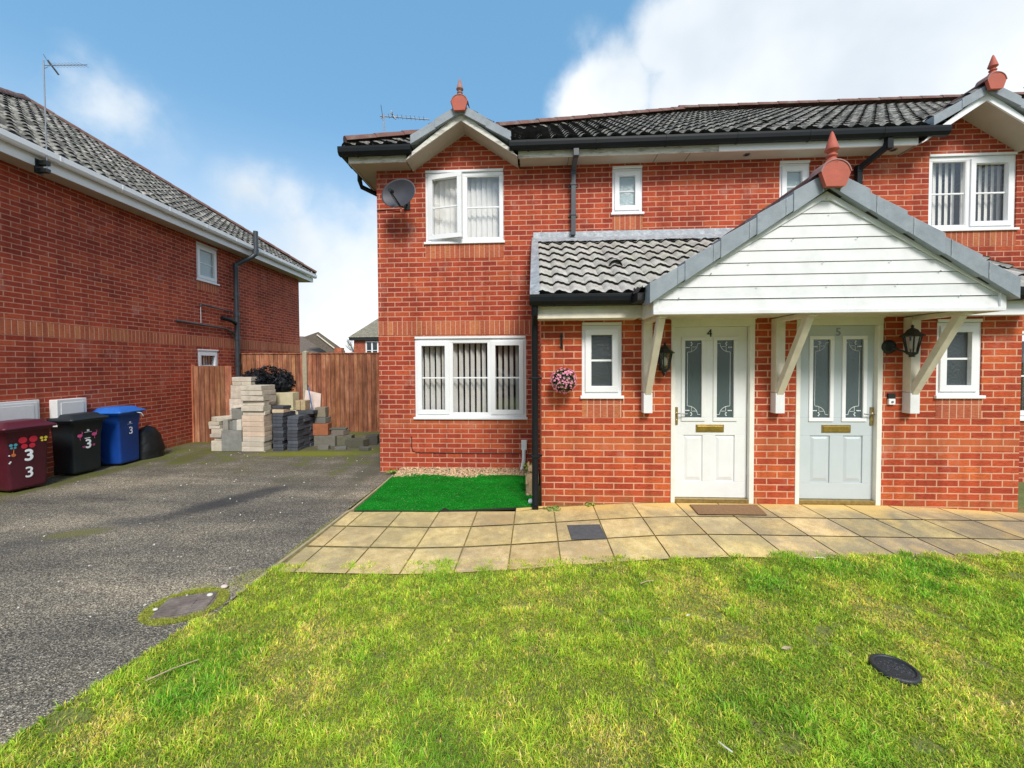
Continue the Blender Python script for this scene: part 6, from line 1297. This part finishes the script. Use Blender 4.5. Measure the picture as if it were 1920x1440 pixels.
t = thing('far_house', 'far low brown-tiled roofs with a small gable peeping over the fence beside the neighbouring house', 'house', (-21, 42, 0))
b = MB(); b.add([(-8.5, -1.5, 2.6), (.4, -1.5, 2.6), (-2.6, 1.5, 4.75), (-8.5, 1.5, 5.05)], [(0, 1, 2, 3)], M_BROWNROOF)
b.add([(-2.65, -1.6, 4.55), (-1.05, -1.6, 5.08), (1.75, -1.6, 3.1), (1.6, -1.6, 2.2), (.4, -1.6, 2.6)], [(0, 1, 2, 3, 4)], M_BROWNROOF); b.build('roof', t)
b = MB(); b.beam((-1.15, -1.68, 4.78), (1.1, -1.68, 3.05), .08, .13, M_CREAM, up=(0, 1, 0)); b.build('bargeboard', t); b = MB(); b.box(.75, 1.5, -1.9, -1.3, 1, 3.42, M_BRICKF); b.build('chimney', t); b = MB(); b.box(-8, 1.2, -1.2, 3, 0, 2.6, M_BRICKF); b.build('wall', t)
def bare_tree(x, y, h, seed, label):
    rg = random.Random(seed); t = thing('bare_tree', label, 'tree', (x, y, 0), 0, 'far bare trees beyond the fence'); m = MB(); m.tube([(0, 0, 0), (.1, 0, h * .35), (0, .1, h * .6)], .16, M_BARK, 8, .07); m.build('trunk', t); c = MB()
    def br(p, d, l, r, k):
        q = p + d * l; c.tube([p, (p + q) / 2 + rdir(rg) * l * .06, q], r, M_BARK, 5, r * .55)
        if k == 0: return
        for _ in range(4): br(p + (q - p) * rg.uniform(.45, 1), (d + rdir(rg) * .6 + Vector((0, 0, .15))).normalized(), l * rg.uniform(.5, .72), r * .55, k - 1)
    for _ in range(7): br(Vector((0, 0, h * rg.uniform(.3, .55))), (rdir(rg) * .6 + Vector((0, 0, .9))).normalized(), h * .24, .05, 3)
    c.build('crown', t)
bare_tree(-27.6, 62, 6.3, 1, 'hazy bare tree between the two far roofs, the left one'); bare_tree(-25.9, 62, 5.9, 2, 'hazy bare tree nearer the far grey hipped roof')
# houses across the road behind the camera (seen in the window reflections)
t = thing('terraced_house', 'brick house row across the road behind the viewer', 'house', (0, -19, 0))
b = MB(); wall_open(b, -16, 16, 0, 5, [(x, x + 1.4, z, z + 1.2) for x in (-13, -9, -4, 0, 5, 10) for z in (.9, 3.2)], 0, .1, M_BRICKF); b.build('wall', t)
b = MB(); b.add([(-16.3, .4, 5), (16.3, .4, 5), (16.3, -4, 8), (-16.3, -4, 8)], [(0, 1, 2, 3)], M_BROWNROOF); b.add([(-16.3, -8.4, 5), (16.3, -8.4, 5), (16.3, -4, 8), (-16.3, -4, 8)], [(0, 1, 2, 3)], M_BROWNROOF); b.box(-16, 16, -8, -.11, .0, 4.9, M_DARKROOM); b.build('roof', t)
t = thing('parked_car', 'white car parked on the road behind the viewer', 'car', (-2.5, -9.5, 0))
b = MB(); b.extrude([(-2.1, .35), (-2.1, .8), (-1.5, .95), (-1.0, 1.40), (.6, 1.45), (1.3, .98), (2.05, .85), (2.1, .35)], (0, -.85, 0), (0, .85, 0), M_CAR); b.build('car_body', t, .05)
b = MB(); b.extrude([(-1.35, .98), (-.95, 1.36), (.55, 1.40), (1.12, .98)], (0, -.86, 0), (0, .86, 0), M_GLASSO); b.build('car_windows', t)
for x in (-1.35, 1.35):
    for y in (-.78, .78): b = MB(); b.lathe([(.31, 0), (.31, .2)], (x, y - .1, .31), M_IRON, 20, ax=(0, 1, 0)); b.build('wheel', t)
